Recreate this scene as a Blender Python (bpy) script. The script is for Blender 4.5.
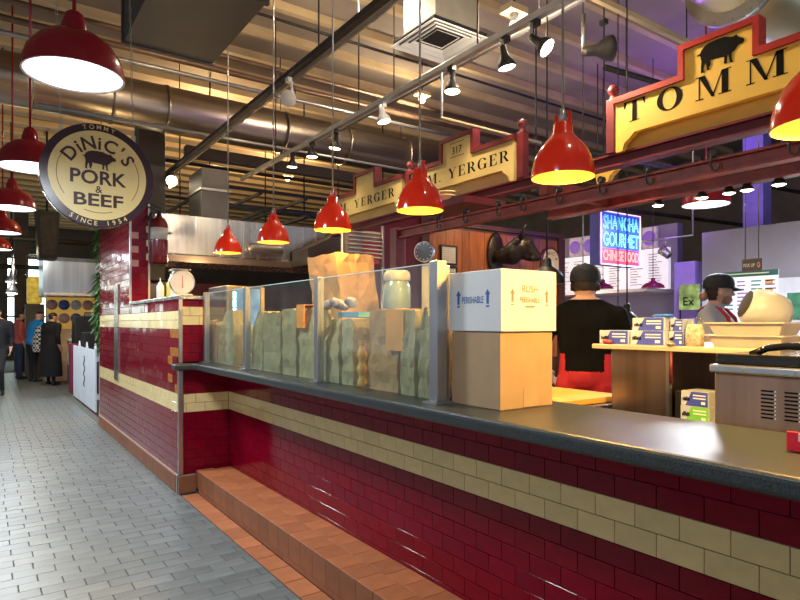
import bpy, bmesh, math, random
from mathutils import Vector, Matrix
from mathutils.geometry import tessellate_polygon

for _o in list(bpy.data.objects):
    bpy.data.objects.remove(_o)
SC = bpy.context.scene
COL = SC.collection
PI = math.pi

# ------------------------------------------------------------------ camera
# x runs across the aisle, y along the counter, z up; the lens is 1.40 m above the floor
CAMH = 1.40
YAW = math.radians(34.9)
S_, C_ = math.sin(YAW), math.cos(YAW)
FPX = 600.0
cam = bpy.data.cameras.new('camera')
cam.sensor_width = 36.0
cam.lens = 36.0 * FPX / 800.0
cam.shift_y = 23.0 / 800.0
cam.clip_start = 0.02
cam_o = bpy.data.objects.new('camera', cam)
cam_o.location = (0, 0, CAMH)
cam_o.rotation_euler = (PI / 2, 0, -YAW)
COL.objects.link(cam_o)
SC.camera = cam_o

# ------------------------------------------------------------------ world, exposure
SC.view_settings.view_transform = 'Standard'
SC.view_settings.look = 'None'
SC.view_settings.gamma = 1.0
SC.view_settings.use_curve_mapping = False
SC.view_settings.exposure = 0.0
world = bpy.data.worlds.new('hall_daylight')
world.use_nodes = True
SC.world = world
_bg = world.node_tree.nodes['Background']
_bg.inputs[0].default_value = (0.72, 0.83, 1.0, 1)
_bg.inputs[1].default_value = 0.66


def lamp(kind, name, loc, power, color, size=0.1, rot=None, spot=None, blend=0.4):
    d = bpy.data.lights.new(name, kind)
    d.energy = power
    d.color = color
    if kind == 'AREA':
        d.shape = 'DISK'
        d.size = size
    elif kind in ('POINT', 'SPOT'):
        d.shadow_soft_size = size
    if kind == 'SPOT':
        d.spot_size = math.radians(spot or 80)
        d.spot_blend = blend
    o = bpy.data.objects.new(name, d)
    o.location = loc
    if rot:
        o.rotation_euler = rot
    COL.objects.link(o)
    return o


WARM = (1.0, 0.66, 0.30)
COOL = (0.86, 0.94, 1.0)


# ------------------------------------------------------------------ survey helpers
def ray_x(u, v, X):
    a = (u - 400) / FPX
    d = X / (S_ + a * C_)
    return Vector((X, d * (C_ - a * S_), CAMH + (323 - v) / FPX * d))


def ray_y(u, v, Y):
    a = (u - 400) / FPX
    d = Y / (C_ - a * S_)
    return Vector((d * (S_ + a * C_), Y, CAMH + (323 - v) / FPX * d))


def proj(p):
    d = p[0] * S_ + p[1] * C_
    r = p[0] * C_ - p[1] * S_
    if d < 0.05:
        return (-9999, -9999, d)
    return (400 + FPX * r / d, 323 - FPX * (p[2] - CAMH) / d, d)


def lin(h):
    h = h.lstrip('#')
    o = []
    for i in (0, 2, 4):
        c = int(h[i:i + 2], 16) / 255.0
        o.append(c / 12.92 if c <= 0.04045 else ((c + 0.055) / 1.055) ** 2.4)
    return tuple(o)


# ------------------------------------------------------------------ materials
MATS = {}


def mat(name, rgb, rough=0.5, metal=0.0, var=0.12, scale=6.0, bump=0.0, objvar=0.0,
        emit=0.0, emit_rgb=None, spec=0.5, stretch=None, detail=4.0, rvar=0.0, coat=0.0):
    if name in MATS:
        return MATS[name]
    if isinstance(rgb, str):
        rgb = lin(rgb)
    m = bpy.data.materials.new(name)
    m.use_nodes = True
    nt = m.node_tree
    b = nt.nodes['Principled BSDF']
    b.inputs['Roughness'].default_value = rough
    b.inputs['Metallic'].default_value = metal
    b.inputs['Specular IOR Level'].default_value = spec
    if coat:
        b.inputs['Coat Weight'].default_value = coat
        b.inputs['Coat Roughness'].default_value = 0.06
    tc = nt.nodes.new('ShaderNodeTexCoord')
    mp = nt.nodes.new('ShaderNodeMapping')
    if stretch:
        mp.inputs['Scale'].default_value = stretch
    nt.links.new(tc.outputs['Object'], mp.inputs[0])
    n = nt.nodes.new('ShaderNodeTexNoise')
    n.inputs['Scale'].default_value = scale
    n.inputs['Detail'].default_value = detail
    nt.links.new(mp.outputs[0], n.inputs['Vector'])
    r = nt.nodes.new('ShaderNodeValToRGB')
    r.color_ramp.elements[0].position = 0.3
    r.color_ramp.elements[1].position = 0.7
    lo = [max(0, c * (1 - var)) for c in rgb] + [1]
    hi = [min(1, c * (1 + var)) for c in rgb] + [1]
    r.color_ramp.elements[0].color = lo
    r.color_ramp.elements[1].color = hi
    nt.links.new(n.outputs['Fac'], r.inputs[0])
    col = r.outputs[0]
    if objvar:
        oi = nt.nodes.new('ShaderNodeObjectInfo')
        hs = nt.nodes.new('ShaderNodeHueSaturation')
        mr = nt.nodes.new('ShaderNodeMapRange')
        mr.inputs[3].default_value = 1 - objvar
        mr.inputs[4].default_value = 1 + objvar
        nt.links.new(oi.outputs['Random'], mr.inputs[0])
        nt.links.new(mr.outputs[0], hs.inputs['Value'])
        nt.links.new(col, hs.inputs['Color'])
        col = hs.outputs[0]
    nt.links.new(col, b.inputs['Base Color'])
    if rvar:
        mr2 = nt.nodes.new('ShaderNodeMapRange')
        mr2.inputs[3].default_value = max(0.02, rough - rvar)
        mr2.inputs[4].default_value = min(1, rough + rvar)
        nt.links.new(n.outputs['Fac'], mr2.inputs[0])
        nt.links.new(mr2.outputs[0], b.inputs['Roughness'])
    if bump:
        bp = nt.nodes.new('ShaderNodeBump')
        bp.inputs['Strength'].default_value = bump
        bp.inputs['Distance'].default_value = 0.01
        nt.links.new(n.outputs['Fac'], bp.inputs['Height'])
        nt.links.new(bp.outputs[0], b.inputs['Normal'])
    if emit:
        b.inputs['Emission Color'].default_value = tuple(emit_rgb or rgb) + (1,)
        b.inputs['Emission Strength'].default_value = emit
    MATS[name] = m
    return m


def glass_mat(name, tint=(0.93, 0.97, 0.95), refl=1.0, rough=0.02, haze=0.0):
    if name in MATS:
        return MATS[name]
    m = bpy.data.materials.new(name)
    m.use_nodes = True
    nt = m.node_tree
    nt.nodes.remove(nt.nodes['Principled BSDF'])
    out = nt.nodes['Material Output']
    tr = nt.nodes.new('ShaderNodeBsdfTransparent')
    tr.inputs[0].default_value = tint + (1,)
    gl = nt.nodes.new('ShaderNodeBsdfGlossy')
    gl.inputs['Roughness'].default_value = rough
    lw = nt.nodes.new('ShaderNodeLayerWeight')
    pw = nt.nodes.new('ShaderNodeMath')
    pw.operation = 'POWER'
    pw.inputs[1].default_value = 4.0
    nt.links.new(lw.outputs['Facing'], pw.inputs[0])
    fr = nt.nodes.new('ShaderNodeMath')
    fr.operation = 'MULTIPLY_ADD'
    fr.inputs[1].default_value = 0.55
    fr.inputs[2].default_value = 0.03
    nt.links.new(pw.outputs[0], fr.inputs[0])
    mx = nt.nodes.new('ShaderNodeMixShader')
    mt = nt.nodes.new('ShaderNodeMath')
    mt.operation = 'MULTIPLY'
    mt.inputs[1].default_value = refl
    nt.links.new(fr.outputs[0], mt.inputs[0])
    nt.links.new(mt.outputs[0], mx.inputs[0])
    nt.links.new(tr.outputs[0], mx.inputs[1])
    nt.links.new(gl.outputs[0], mx.inputs[2])
    last = mx.outputs[0]
    if haze:
        df = nt.nodes.new('ShaderNodeBsdfDiffuse')
        df.inputs[0].default_value = (0.75, 0.78, 0.74, 1)
        tc = nt.nodes.new('ShaderNodeTexCoord')
        nz = nt.nodes.new('ShaderNodeTexNoise')
        nz.inputs['Scale'].default_value = 5
        nt.links.new(tc.outputs['Object'], nz.inputs['Vector'])
        mm = nt.nodes.new('ShaderNodeMath')
        mm.operation = 'MULTIPLY'
        mm.inputs[1].default_value = haze
        nt.links.new(nz.outputs['Fac'], mm.inputs[0])
        m2 = nt.nodes.new('ShaderNodeMixShader')
        nt.links.new(mm.outputs[0], m2.inputs[0])
        nt.links.new(last, m2.inputs[1])
        nt.links.new(df.outputs[0], m2.inputs[2])
        last = m2.outputs[0]
    nt.links.new(last, out.inputs[0])
    MATS[name] = m
    return m


def brushed(name, rgb, rough=0.28, vertical=True):
    return mat(name, rgb, rough, 1.0, var=0.18, scale=3.0,
               stretch=(6, 6, 0.15) if vertical else (0.2, 0.2, 8), rvar=0.06)


# ------------------------------------------------------------------ mesh builder
def sub(a, b):
    return (a[0] - b[0], a[1] - b[1], a[2] - b[2])


class B:
    def __init__(s):
        s.v, s.f, s.sm = [], [], []

    def add(s, vs, fs, smooth=False, M=None):
        k = len(s.v)
        for p in vs:
            s.v.append(tuple(M @ Vector(p)) if M else tuple(p))
        for f in fs:
            s.f.append(tuple(i + k for i in f))
            s.sm.append(smooth)
        return s

    def box(s, x0, x1, y0, y1, z0, z1, M=None):
        vs = [(x0, y0, z0), (x1, y0, z0), (x1, y1, z0), (x0, y1, z0),
              (x0, y0, z1), (x1, y0, z1), (x1, y1, z1), (x0, y1, z1)]
        return s.add(vs, [(3, 2, 1, 0), (4, 5, 6, 7), (0, 1, 5, 4), (1, 2, 6, 5), (2, 3, 7, 6), (3, 0, 4, 7)], M=M)

    def bar(s, p0, p1, w, h):
        """square section bar between two points"""
        p0, p1 = Vector(p0), Vector(p1)
        t = (p1 - p0).normalized()
        up = Vector((0, 0, 1)) if abs(t.z) < 0.95 else Vector((0, 1, 0))
        a = t.cross(up).normalized() * (w / 2)
        b = a.cross(t).normalized() * (h / 2)
        vs = []
        for p in (p0, p1):
            for q in (-a - b, a - b, a + b, -a + b):
                vs.append(p + q)
        return s.add(vs, [(0, 3, 2, 1), (4, 5, 6, 7), (0, 1, 5, 4), (1, 2, 6, 5), (2, 3, 7, 6), (3, 0, 4, 7)])

    def cyl(s, p0, p1, r0, r1=None, n=12, cap=True, smooth=True):
        r1 = r0 if r1 is None else r1
        p0, p1 = Vector(p0), Vector(p1)
        t = (p1 - p0).normalized()
        up = Vector((0, 0, 1)) if abs(t.z) < 0.95 else Vector((1, 0, 0))
        a = t.cross(up).normalized()
        b = t.cross(a).normalized()
        vs = []
        for p, r in ((p0, r0), (p1, r1)):
            for i in range(n):
                w = 2 * PI * i / n
                vs.append(p + a * (r * math.cos(w)) + b * (r * math.sin(w)))
        fs = [(i, (i + 1) % n, n + (i + 1) % n, n + i) for i in range(n)]
        s.add(vs, fs, smooth)
        if cap:
            k = len(s.v) - 2 * n
            s.f.append(tuple(k + i for i in reversed(range(n))))
            s.sm.append(False)
            s.f.append(tuple(k + n + i for i in range(n)))
            s.sm.append(False)
        return s

    def tube(s, path, r, n=8):
        path = [Vector(p) for p in path]
        rings = []
        ref = Vector((0.31, 0.17, 0.93)).normalized()
        for i, p in enumerate(path):
            t = (path[min(i + 1, len(path) - 1)] - path[max(i - 1, 0)]).normalized()
            a = t.cross(ref)
            if a.length < 1e-3:
                a = t.cross(Vector((1, 0, 0)))
            a.normalize()
            b = t.cross(a).normalized()
            rr = r[i] if isinstance(r, (list, tuple)) else r
            rings.append([p + a * (rr * math.cos(2 * PI * j / n)) + b * (rr * math.sin(2 * PI * j / n)) for j in range(n)])
        vs = [q for ring in rings for q in ring]
        fs = []
        for i in range(len(path) - 1):
            for j in range(n):
                fs.append((i * n + j, i * n + (j + 1) % n, (i + 1) * n + (j + 1) % n, (i + 1) * n + j))
        fs.append(tuple(reversed(range(n))))
        fs.append(tuple((len(path) - 1) * n + j for j in range(n)))
        return s.add(vs, fs, True)

    def lathe(s, prof, c=(0, 0, 0), n=24, M=None, smooth=True):
        """profile of (radius, height) turned about the z axis through c"""
        vs, fs = [], []
        for (r, z) in prof:
            for i in range(n):
                w = 2 * PI * i / n
                vs.append((c[0] + r * math.cos(w), c[1] + r * math.sin(w), c[2] + z))
        for k in range(len(prof) - 1):
            for i in range(n):
                fs.append((k * n + i, k * n + (i + 1) % n, (k + 1) * n + (i + 1) % n, (k + 1) * n + i))
        if prof[0][0] > 1e-4:
            pass
        return s.add(vs, fs, smooth, M)

    def ell(s, c, r, n=12, m=8, M=None):
        vs, fs = [], []
        for k in range(m + 1):
            ph = -PI / 2 + PI * k / m
            for i in range(n):
                w = 2 * PI * i / n
                vs.append((c[0] + r[0] * math.cos(ph) * math.cos(w), c[1] + r[1] * math.cos(ph) * math.sin(w), c[2] + r[2] * math.sin(ph)))
        for k in range(m):
            for i in range(n):
                fs.append((k * n + i, k * n + (i + 1) % n, (k + 1) * n + (i + 1) % n, (k + 1) * n + i))
        return s.add(vs, fs, True, M)

    def prism(s, poly, o, xd, yd, t):
        """2D outline in the plane (o, xd, yd), pulled out by t along the plane's normal"""
        o, xd, yd = Vector(o), Vector(xd), Vector(yd)
        nrm = xd.cross(yd).normalized()
        area = sum(poly[i][0] * poly[(i + 1) % len(poly)][1] - poly[(i + 1) % len(poly)][0] * poly[i][1] for i in range(len(poly)))
        if area < 0:
            poly = list(reversed(poly))
        P = [o + xd * x + yd * y for x, y in poly]
        n = len(P)
        vs = P + [p + nrm * t for p in P]
        tris = tessellate_polygon([[Vector((x, y, 0)) for x, y in poly]])
        fs = []
        for a, b, c in tris:
            ax, bx, cx = poly[a], poly[b], poly[c]
            cr = (bx[0] - ax[0]) * (cx[1] - ax[1]) - (bx[1] - ax[1]) * (cx[0] - ax[0])
            if cr < 0:
                a, b, c = a, c, b
            fs.append((n + a, n + b, n + c))
            fs.append((c, b, a))
        for i in range(n):
            fs.append((i, (i + 1) % n, n + (i + 1) % n, n + i))
        return s.add(vs, fs)

    def mesh(s, name, off=(0, 0, 0)):
        me = bpy.data.meshes.new(name)
        me.from_pydata([sub(p, off) for p in s.v], [], s.f)
        for p, q in zip(me.polygons, s.sm):
            p.use_smooth = q
        me.update()
        return me

    def build(s, name, m, parent=None, bevel=0.0, local=False, label=None, seg=2):
        if parent is not None:
            off = (0, 0, 0) if local else wloc(parent)
        else:
            xs = [p[0] for p in s.v]
            ys = [p[1] for p in s.v]
            zs = [p[2] for p in s.v]
            off = ((min(xs) + max(xs)) / 2, (min(ys) + max(ys)) / 2, min(zs))
        o = bpy.data.objects.new(name, s.mesh(name, off))
        o.data.materials.append(m)
        if parent is not None:
            o.parent = parent
        else:
            o.location = off
        COL.objects.link(o)
        if bevel:
            md = o.modifiers.new('bevel', 'BEVEL')
            md.width = bevel
            md.segments = seg
            md.limit_method = 'ANGLE'
            md.angle_limit = math.radians(40)
        if label:
            o['label'] = label
        return o


def wloc(o):
    p = Vector((0, 0, 0))
    while o is not None:
        p += o.location
        o = o.parent
    return tuple(p)


def thing(name, label, cat, loc=(0, 0, 0), group=None, rotz=0.0):
    o = bpy.data.objects.new(name, None)
    o.empty_display_size = 0.05
    o.location = loc
    o.rotation_euler = (0, 0, rotz)
    o['label'] = label
    o['category'] = cat
    if group:
        o['group'] = group
    COL.objects.link(o)
    return o


def tag(o, label, cat, group=None):
    o['label'] = label
    o['category'] = cat
    if group:
        o['group'] = group
    return o


def struct(o, label=None):
    o['kind'] = 'structure'
    if label:
        o['label'] = label
    return o


def copy_tree(o, parent=None):
    c = o.copy()
    COL.objects.link(c)
    if parent is not None:
        c.parent = parent
    for ch in [x for x in bpy.data.objects if x.parent == o]:
        copy_tree(ch, c)
    return c


# ------------------------------------------------------------------ lettering
_TXT = {}


def text_poly(txt, size=1.0, bold=0.0):
    """mesh verts and faces of flat lettering, centred on x, baseline at 0"""
    key = (txt, bold)
    if key not in _TXT:
        cu = bpy.data.curves.new('lettering', 'FONT')
        cu.body = txt
        cu.size = 1.0
        cu.offset = bold
        cu.resolution_u = 3
        o = bpy.data.objects.new('lettering', cu)
        COL.objects.link(o)
        dg = bpy.context.evaluated_depsgraph_get()
        me = bpy.data.meshes.new_from_object(o.evaluated_get(dg))
        vs = [tuple(v.co) for v in me.vertices]
        fs = [tuple(p.vertices) for p in me.polygons]
        bpy.data.objects.remove(o)
        bpy.data.curves.remove(cu)
        bpy.data.meshes.remove(me)
        _TXT[key] = (vs, fs)
    vs, fs = _TXT[key]
    if not vs:
        return [], [], 0
    x0 = min(v[0] for v in vs)
    x1 = max(v[0] for v in vs)
    return [((v[0] - (x0 + x1) / 2) * size, v[1] * size) for v in vs], fs, (x1 - x0) * size


def put_text(b, txt, size, o, xd, yd, bold=0.0, width=None, lift=0.0):
    """flat lettering centred at o on the plane (xd, yd); width squeezes it to fit"""
    vs, fs, w = text_poly(txt, size, bold)
    if not vs:
        return
    k = (width / w) if width else 1.0
    o, xd, yd = Vector(o), Vector(xd), Vector(yd)
    nr = xd.cross(yd).normalized() * lift
    b.add([o + xd * (x * k) + yd * y + nr for x, y in vs], fs)


def arc_text(b, txt, size, c, r, a_mid, step, xd, yd, bold=0.0, lift=0.0, inside=False):
    """letters set one by one on an arc; angle from the top, clockwise"""
    n = len(txt)
    c, xd, yd = Vector(c), Vector(xd), Vector(yd)
    for i, ch in enumerate(txt):
        if ch == ' ':
            continue
        a = a_mid + (i - (n - 1) / 2) * step * (-1 if inside else 1)
        p = c + xd * (r * math.sin(a)) + yd * (r * math.cos(a))
        if inside:
            lx = xd * (-math.cos(a)) + yd * math.sin(a)
            ly = -(xd * math.sin(a) + yd * math.cos(a))
        else:
            lx = xd * math.cos(a) - yd * math.sin(a)
            ly = xd * math.sin(a) + yd * math.cos(a)
        put_text(b, ch, size, p, lx, ly, bold, lift=lift)


def ring_poly(cx, cy, ro, ri, a0, a1, n=20):
    """list of quads between two ellipses (outer ro, inner ri), angles in radians"""
    out = []
    for i in range(n):
        p, q = a0 + (a1 - a0) * i / n, a0 + (a1 - a0) * (i + 1) / n
        out.append([(cx + ro[0] * math.cos(p), cy + ro[1] * math.sin(p)), (cx + ro[0] * math.cos(q), cy + ro[1] * math.sin(q)),
                    (cx + ri[0] * math.cos(q), cy + ri[1] * math.sin(q)), (cx + ri[0] * math.cos(p), cy + ri[1] * math.sin(p))])
    return out


def rc(x0, x1, y0, y1):
    return [(x0, y0), (x1, y0), (x1, y1), (x0, y1)]


SERIF = {  # engraved roman capitals: (width, polygons) on a unit height
    'T': (1.0, [rc(.39, .61, 0, 1), rc(.0, 1.0, .94, 1), rc(.26, .74, 0, .04), [(0, .94), (0, .68), (.05, .68), (.13, .94)], [(1, .94), (1, .68), (.95, .68), (.87, .94)]]),
    'O': (1.1, ring_poly(.55, .5, (.55, .52), (.30, .47), 0, 2 * PI, 28)),
    'M': (1.35, [rc(.12, .17, 0, 1), rc(1.0, 1.24, 0, 1), [(.12, 1), (.36, 1), (.74, .0), (.62, 0)], [(.62, 0), (.68, 0), (1.06, 1), (1.0, 1)], rc(0, .3, 0, .04), rc(.88, 1.36, 0, .04), rc(0, .3, .96, 1), rc(1.05, 1.36, .96, 1)]),
    'Y': (1.1, [rc(.44, .67, 0, .46), [(.08, 1), (.34, 1), (.67, .44), (.44, .44)], [(.60, .46), (.67, .44), (.98, 1), (.91, 1)], rc(.3, .81, 0, .04), rc(0, .44, .96, 1), rc(.78, 1.1, .96, 1)]),
    'E': (.9, [rc(.12, .35, 0, 1), rc(0, .85, .95, 1), rc(0, .88, 0, .05), rc(.3, .66, .49, .54), [(.85, .95), (.85, .72), (.81, .72), (.7, .95)], [(.88, .05), (.9, .3), (.85, .3), (.72, .05)], rc(.63, .67, .38, .64)]),
    'R': (1.05, [rc(.12, .35, 0, 1), rc(0, .5, .95, 1), rc(.3, .5, .47, .52), rc(0, .47, 0, .04), [(.45, .5), (.68, .5), (1.08, 0), (.82, 0)]] + ring_poly(.48, .735, (.42, .265), (.18, .215), -PI / 2, PI / 2, 14)),
    'G': (1.1, ring_poly(.55, .5, (.55, .52), (.30, .47), .55, 2 * PI - .5, 24) + [rc(.80, 1.03, .02, .42), rc(.66, 1.14, .40, .44), [(.98, .7), (1.03, .7), (1.03, 1.0), (.98, .95)]]),
    '.': (.3, [rc(.08, .24, 0, .15)]),
    ' ': (.5, []),
}


def serif_text(make, txt, h, o, xd, yd, total=None, lift=0.0, sx=1.0):
    """engraved capitals from o (left end of the baseline)"""
    gap = 0.28
    w = sum(SERIF[c][0] * sx + gap for c in txt) - gap
    if total:
        gap = gap + (total / h - w) / max(1, len(txt) - 1)
    o, xd, yd = Vector(o), Vector(xd), Vector(yd)
    nr = xd.cross(yd).normalized() * lift
    x = 0.0
    for c in txt:
        wd, polys = SERIF[c]
        b = B()
        for pl in polys:
            ar = sum(pl[i][0] * pl[(i + 1) % len(pl)][1] - pl[(i + 1) % len(pl)][0] * pl[i][1] for i in range(len(pl)))
            if ar < 0:
                pl = list(reversed(pl))
            b.add([o + xd * ((x + px * sx) * h) + yd * (py * h) + nr for px, py in pl], [tuple(range(len(pl)))])
        if polys:
            make(b)
        x += wd * sx + gap


PIG = [(-.50, .10), (-.47, .14), (-.44, .13), (-.40, .20), (-.33, .27), (-.22, .31), (-.05, .32), (.12, .31), (.22, .27), (.30, .25), (.36, .27), (.39, .22),
       (.46, .16), (.51, .14), (.52, .07), (.49, .04), (.42, .04), (.37, .00), (.33, -.05), (.27, -.09), (.26, -.18), (.27, -.25), (.30, -.29), (.23, -.29), (.21, -.18), (.19, -.10),
       (.17, -.12), (.15, -.24), (.17, -.27), (.10, -.27), (.11, -.12), (.02, -.10), (-.12, -.09), (-.20, -.08), (-.20, -.18), (-.24, -.24), (-.21, -.28), (-.28, -.28), (-.29, -.16), (-.31, -.10),
       (-.34, -.16), (-.36, -.26), (-.33, -.30), (-.41, -.30), (-.41, -.16), (-.40, -.04), (-.42, .06), (-.44, .10), (-.47, .11)]


def scale_poly(poly, k):
    return [(x * k, y * k) for x, y in poly]


# ------------------------------------------------------------------ tile fields
_TM = {}


def tile_mesh(sx, sy, t, ch, m):
    """bevelled tile: face sx by sy in local xy, standing t proud along z"""
    key = (round(sx, 4), round(sy, 4), round(t, 4), m.name)
    if key not in _TM:
        b = B()
        x, y = sx / 2, sy / 2
        vs = [(-x, -y, 0), (x, -y, 0), (x, y, 0), (-x, y, 0), (-x, -y, t - ch), (x, -y, t - ch), (x, y, t - ch), (-x, y, t - ch),
              (-x + ch, -y + ch, t), (x - ch, -y + ch, t), (x - ch, y - ch, t), (-x + ch, y - ch, t)]
        fs = [(0, 1, 5, 4), (1, 2, 6, 5), (2, 3, 7, 6), (3, 0, 4, 7), (4, 5, 9, 8), (5, 6, 10, 9), (6, 7, 11, 10), (7, 4, 8, 11), (8, 9, 10, 11)]
        b.add(vs, fs)
        me = b.mesh('tile')
        me.materials.append(m)
        _TM[key] = me
    return _TM[key]


def tile_field(parent, name, tiles, limit, ch=0.0015, tilt=0.004, seed=1, rest=None):
    """tiles: (centre, xdir, ydir, sx, sy, thickness, material). The largest in the picture become parts of
    their own, the remainder is joined per material"""
    rnd = random.Random(seed)
    ranked = []
    for i, t in enumerate(tiles):
        u, v, d = proj(t[0])
        n = Vector(t[1]).cross(Vector(t[2]))
        view = (Vector((0, 0, CAMH)) - Vector(t[0])).normalized()
        vis = -20 < u < 820 and -20 < v < 620 and d > 0.2
        sc = t[3] * t[4] * max(0, n.dot(view)) / max(d, .1) ** 2 if vis else 0
        ranked.append((sc, i))
    ranked.sort(reverse=True)
    solo = {i for sc, i in ranked[:limit] if sc > 0}
    joined = {}
    base = Vector(wloc(parent))
    for i, (c, xd, yd, sx, sy, t, m) in enumerate(tiles):
        xd, yd = Vector(xd), Vector(yd)
        z = xd.cross(yd).normalized()
        R = Matrix((xd, yd, z)).transposed().to_4x4()
        if tilt:
            R = R @ Matrix.Rotation(rnd.gauss(0, tilt), 4, 'X') @ Matrix.Rotation(rnd.gauss(0, tilt), 4, 'Y')
        if i in solo:
            o = bpy.data.objects.new(name, tile_mesh(sx, sy, t, ch, m))
            o.parent = parent
            o.matrix_local = Matrix.Translation(Vector(c) - base) @ R
            COL.objects.link(o)
        else:
            jb = joined.setdefault(m.name, (B(), m))[0]
            x, y = sx / 2, sy / 2
            vs = [(-x, -y, 0), (x, -y, 0), (x, y, 0), (-x, y, 0),
                  (-x + ch, -y + ch, t), (x - ch, -y + ch, t), (x - ch, y - ch, t), (-x + ch, y - ch, t)]
            jb.add(vs, [(0, 1, 5, 4), (1, 2, 6, 5), (2, 3, 7, 6), (3, 0, 4, 7), (4, 5, 6, 7)], M=Matrix.Translation(c) @ R)
    for k, (jb, m) in joined.items():
        o = jb.build(rest or (name + '_remainder'), m, parent)
        o['kind'] = 'stuff'


def bond(o, xd, yd, length, height, sx, sy, gap, t, mfn, x_off=0.5, start=0.0):
    """running bond of tiles; mfn(row) gives the material; the field is clipped to its length"""
    out = []
    o, xd, yd = Vector(o), Vector(xd), Vector(yd)
    row, y = 0, 0.0
    while y < height - 0.004:
        h = min(sy, height - y)
        x = -((row % 2) * x_off + start) * sx
        while x < length - 0.004:
            a, b = max(x, 0), min(x + sx, length)
            if b - a > 0.008:
                out.append((o + xd * ((a + b) / 2) + yd * (y + h / 2), xd, yd, b - a - gap, h - gap, t, mfn(row)))
            x += sx
        y += sy
        row += 1
    return out

# ------------------------------------------------------------------ palette
M_red = mat('glazed_red_tile', (0.215, 0.0012, 0.014), 0.11, var=0.12, scale=14, objvar=0.08, spec=0.28)
M_cream = mat('glazed_cream_tile', (0.92, 0.70, 0.32), 0.16, var=0.05, scale=14, objvar=0.05, spec=0.5)
M_amber = mat('stained_amber_tile', (0.45, 0.16, 0.03), 0.14, var=0.3, scale=20)
M_tan_grout = mat('tan_grout', (0.16, 0.12, 0.06), 0.9, var=0.3, scale=30)
M_grout = mat('dark_grout', (0.115, 0.008, 0.012), 0.9, var=0.3, scale=30)
M_quarry = mat('quarry_tile', (0.50, 0.165, 0.062), 0.50, var=0.12, scale=9, objvar=0.13, bump=0.08)
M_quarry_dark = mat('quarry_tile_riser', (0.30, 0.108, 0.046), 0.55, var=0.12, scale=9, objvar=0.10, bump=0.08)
M_qgrout = mat('quarry_grout', (0.07, 0.045, 0.035), 0.9, var=0.3, scale=30)
M_paver = mat('grey_paver', (0.185, 0.195, 0.188), 0.38, var=0.14, scale=7, objvar=0.15, bump=0.10, rvar=0.08, stretch=(0.6, 2.5, 1))
M_paver_grout = mat('paver_joint', (0.12, 0.125, 0.12), 0.8, var=0.25, scale=30)
M_granite = mat('dark_granite', (0.034, 0.040, 0.040), 0.33, var=0.85, scale=300, detail=2, spec=0.55, rvar=0.08, bump=0.12)
M_chrome = mat('steel_trim', (0.62, 0.60, 0.58), 0.28, 1.0, var=0.1, scale=12)
M_steel = brushed('brushed_steel', (0.62, 0.58, 0.53), 0.26)
M_steel_dark = brushed('worn_steel', (0.26, 0.235, 0.215), 0.36)
M_maroon = mat('maroon_paint', (0.16, 0.018, 0.022), 0.42, var=0.2, scale=9)
M_rust = mat('red_oxide_paint', (0.26, 0.045, 0.030), 0.45, var=0.3, scale=14, bump=0.1)
M_black = mat('black_paint', (0.012, 0.012, 0.013), 0.45, var=0.2, scale=10)
M_iron = mat('dark_iron', (0.045, 0.040, 0.036), 0.5, 0.4, var=0.3, scale=10)
M_white = mat('white_enamel', (0.80, 0.80, 0.78), 0.35, var=0.04, scale=6)
M_redlamp = mat('red_enamel', (0.74, 0.026, 0.007), 0.14, var=0.04, scale=6, spec=0.6, coat=0.5)
M_darkredlamp = mat('deep_red_enamel', (0.30, 0.012, 0.020), 0.22, var=0.05, scale=6)
M_yellow_in = mat('pale_yellow_lining', (0.90, 0.62, 0.13), 0.5, var=0.04, scale=6)
M_signyellow = mat('sign_yellow', (0.90, 0.56, 0.09), 0.45, var=0.06, scale=4)  # brighter base colour carries added light for the pig sign
M_signcream = mat('sign_cream', (0.93, 0.72, 0.30), 0.35, var=0.04, scale=4)
M_signcream2 = mat('sign_cream_old', (0.72, 0.55, 0.20), 0.45, var=0.08, scale=4)
M_ink = mat('black_lettering', (0.006, 0.005, 0.005), 0.8, var=0.1, spec=0.1)
M_brownink = mat('brown_lettering', (0.055, 0.014, 0.014), 0.45, var=0.1)
M_duct = brushed('galvanised_duct', (0.42, 0.35, 0.27), 0.34, vertical=False)
M_boxduct = mat('painted_box_duct', (0.075, 0.064, 0.056), 0.6, var=0.15, scale=2)
M_ceil = mat('ceiling_boards', (0.35, 0.285, 0.215), 0.75, var=0.18, scale=1.2)
M_purlin = mat('ceiling_joist', (0.56, 0.42, 0.23), 0.65, var=0.15, scale=2)
M_pipe = mat('brown_pipe', (0.20, 0.12, 0.07), 0.4, 0.5, var=0.2, scale=5)
M_conduit = mat('galvanised_conduit', (0.46, 0.44, 0.40), 0.38, 0.8, var=0.12, scale=5)
M_wall_dark = mat('dim_hall_wall', (0.085, 0.075, 0.07), 0.8, var=0.25, scale=1.5)
M_wall_mid = mat('grey_bulkhead', (0.12, 0.105, 0.095), 0.7, var=0.2, scale=1.5)
M_wood = mat('cherry_wood', (0.36, 0.105, 0.028), 0.32, var=0.35, scale=5, stretch=(9, 9, 0.7), objvar=0.22)
M_wood_dark = mat('dark_wood_frame', (0.085, 0.03, 0.016), 0.4, var=0.25, scale=6)
M_kraft = mat('kraft_paper', (0.44, 0.255, 0.115), 0.75, var=0.12, scale=10, bump=0.15, objvar=0.08)
M_kraft_green = mat('pale_kraft_paper', (0.36, 0.30, 0.165), 0.7, var=0.16, scale=10, bump=0.3, objvar=0.10)
M_card = mat('corrugated_card', (0.44, 0.285, 0.155), 0.75, var=0.06, scale=10)
M_glass = glass_mat('guard_glass', (0.93, 0.97, 0.94), 1.0, 0.015, haze=0.05)
M_bulb_w = mat('glowing_cool_lens', (1, 1, 1), 0.4, emit=4.0, emit_rgb=(0.95, 0.98, 1.0))
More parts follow.
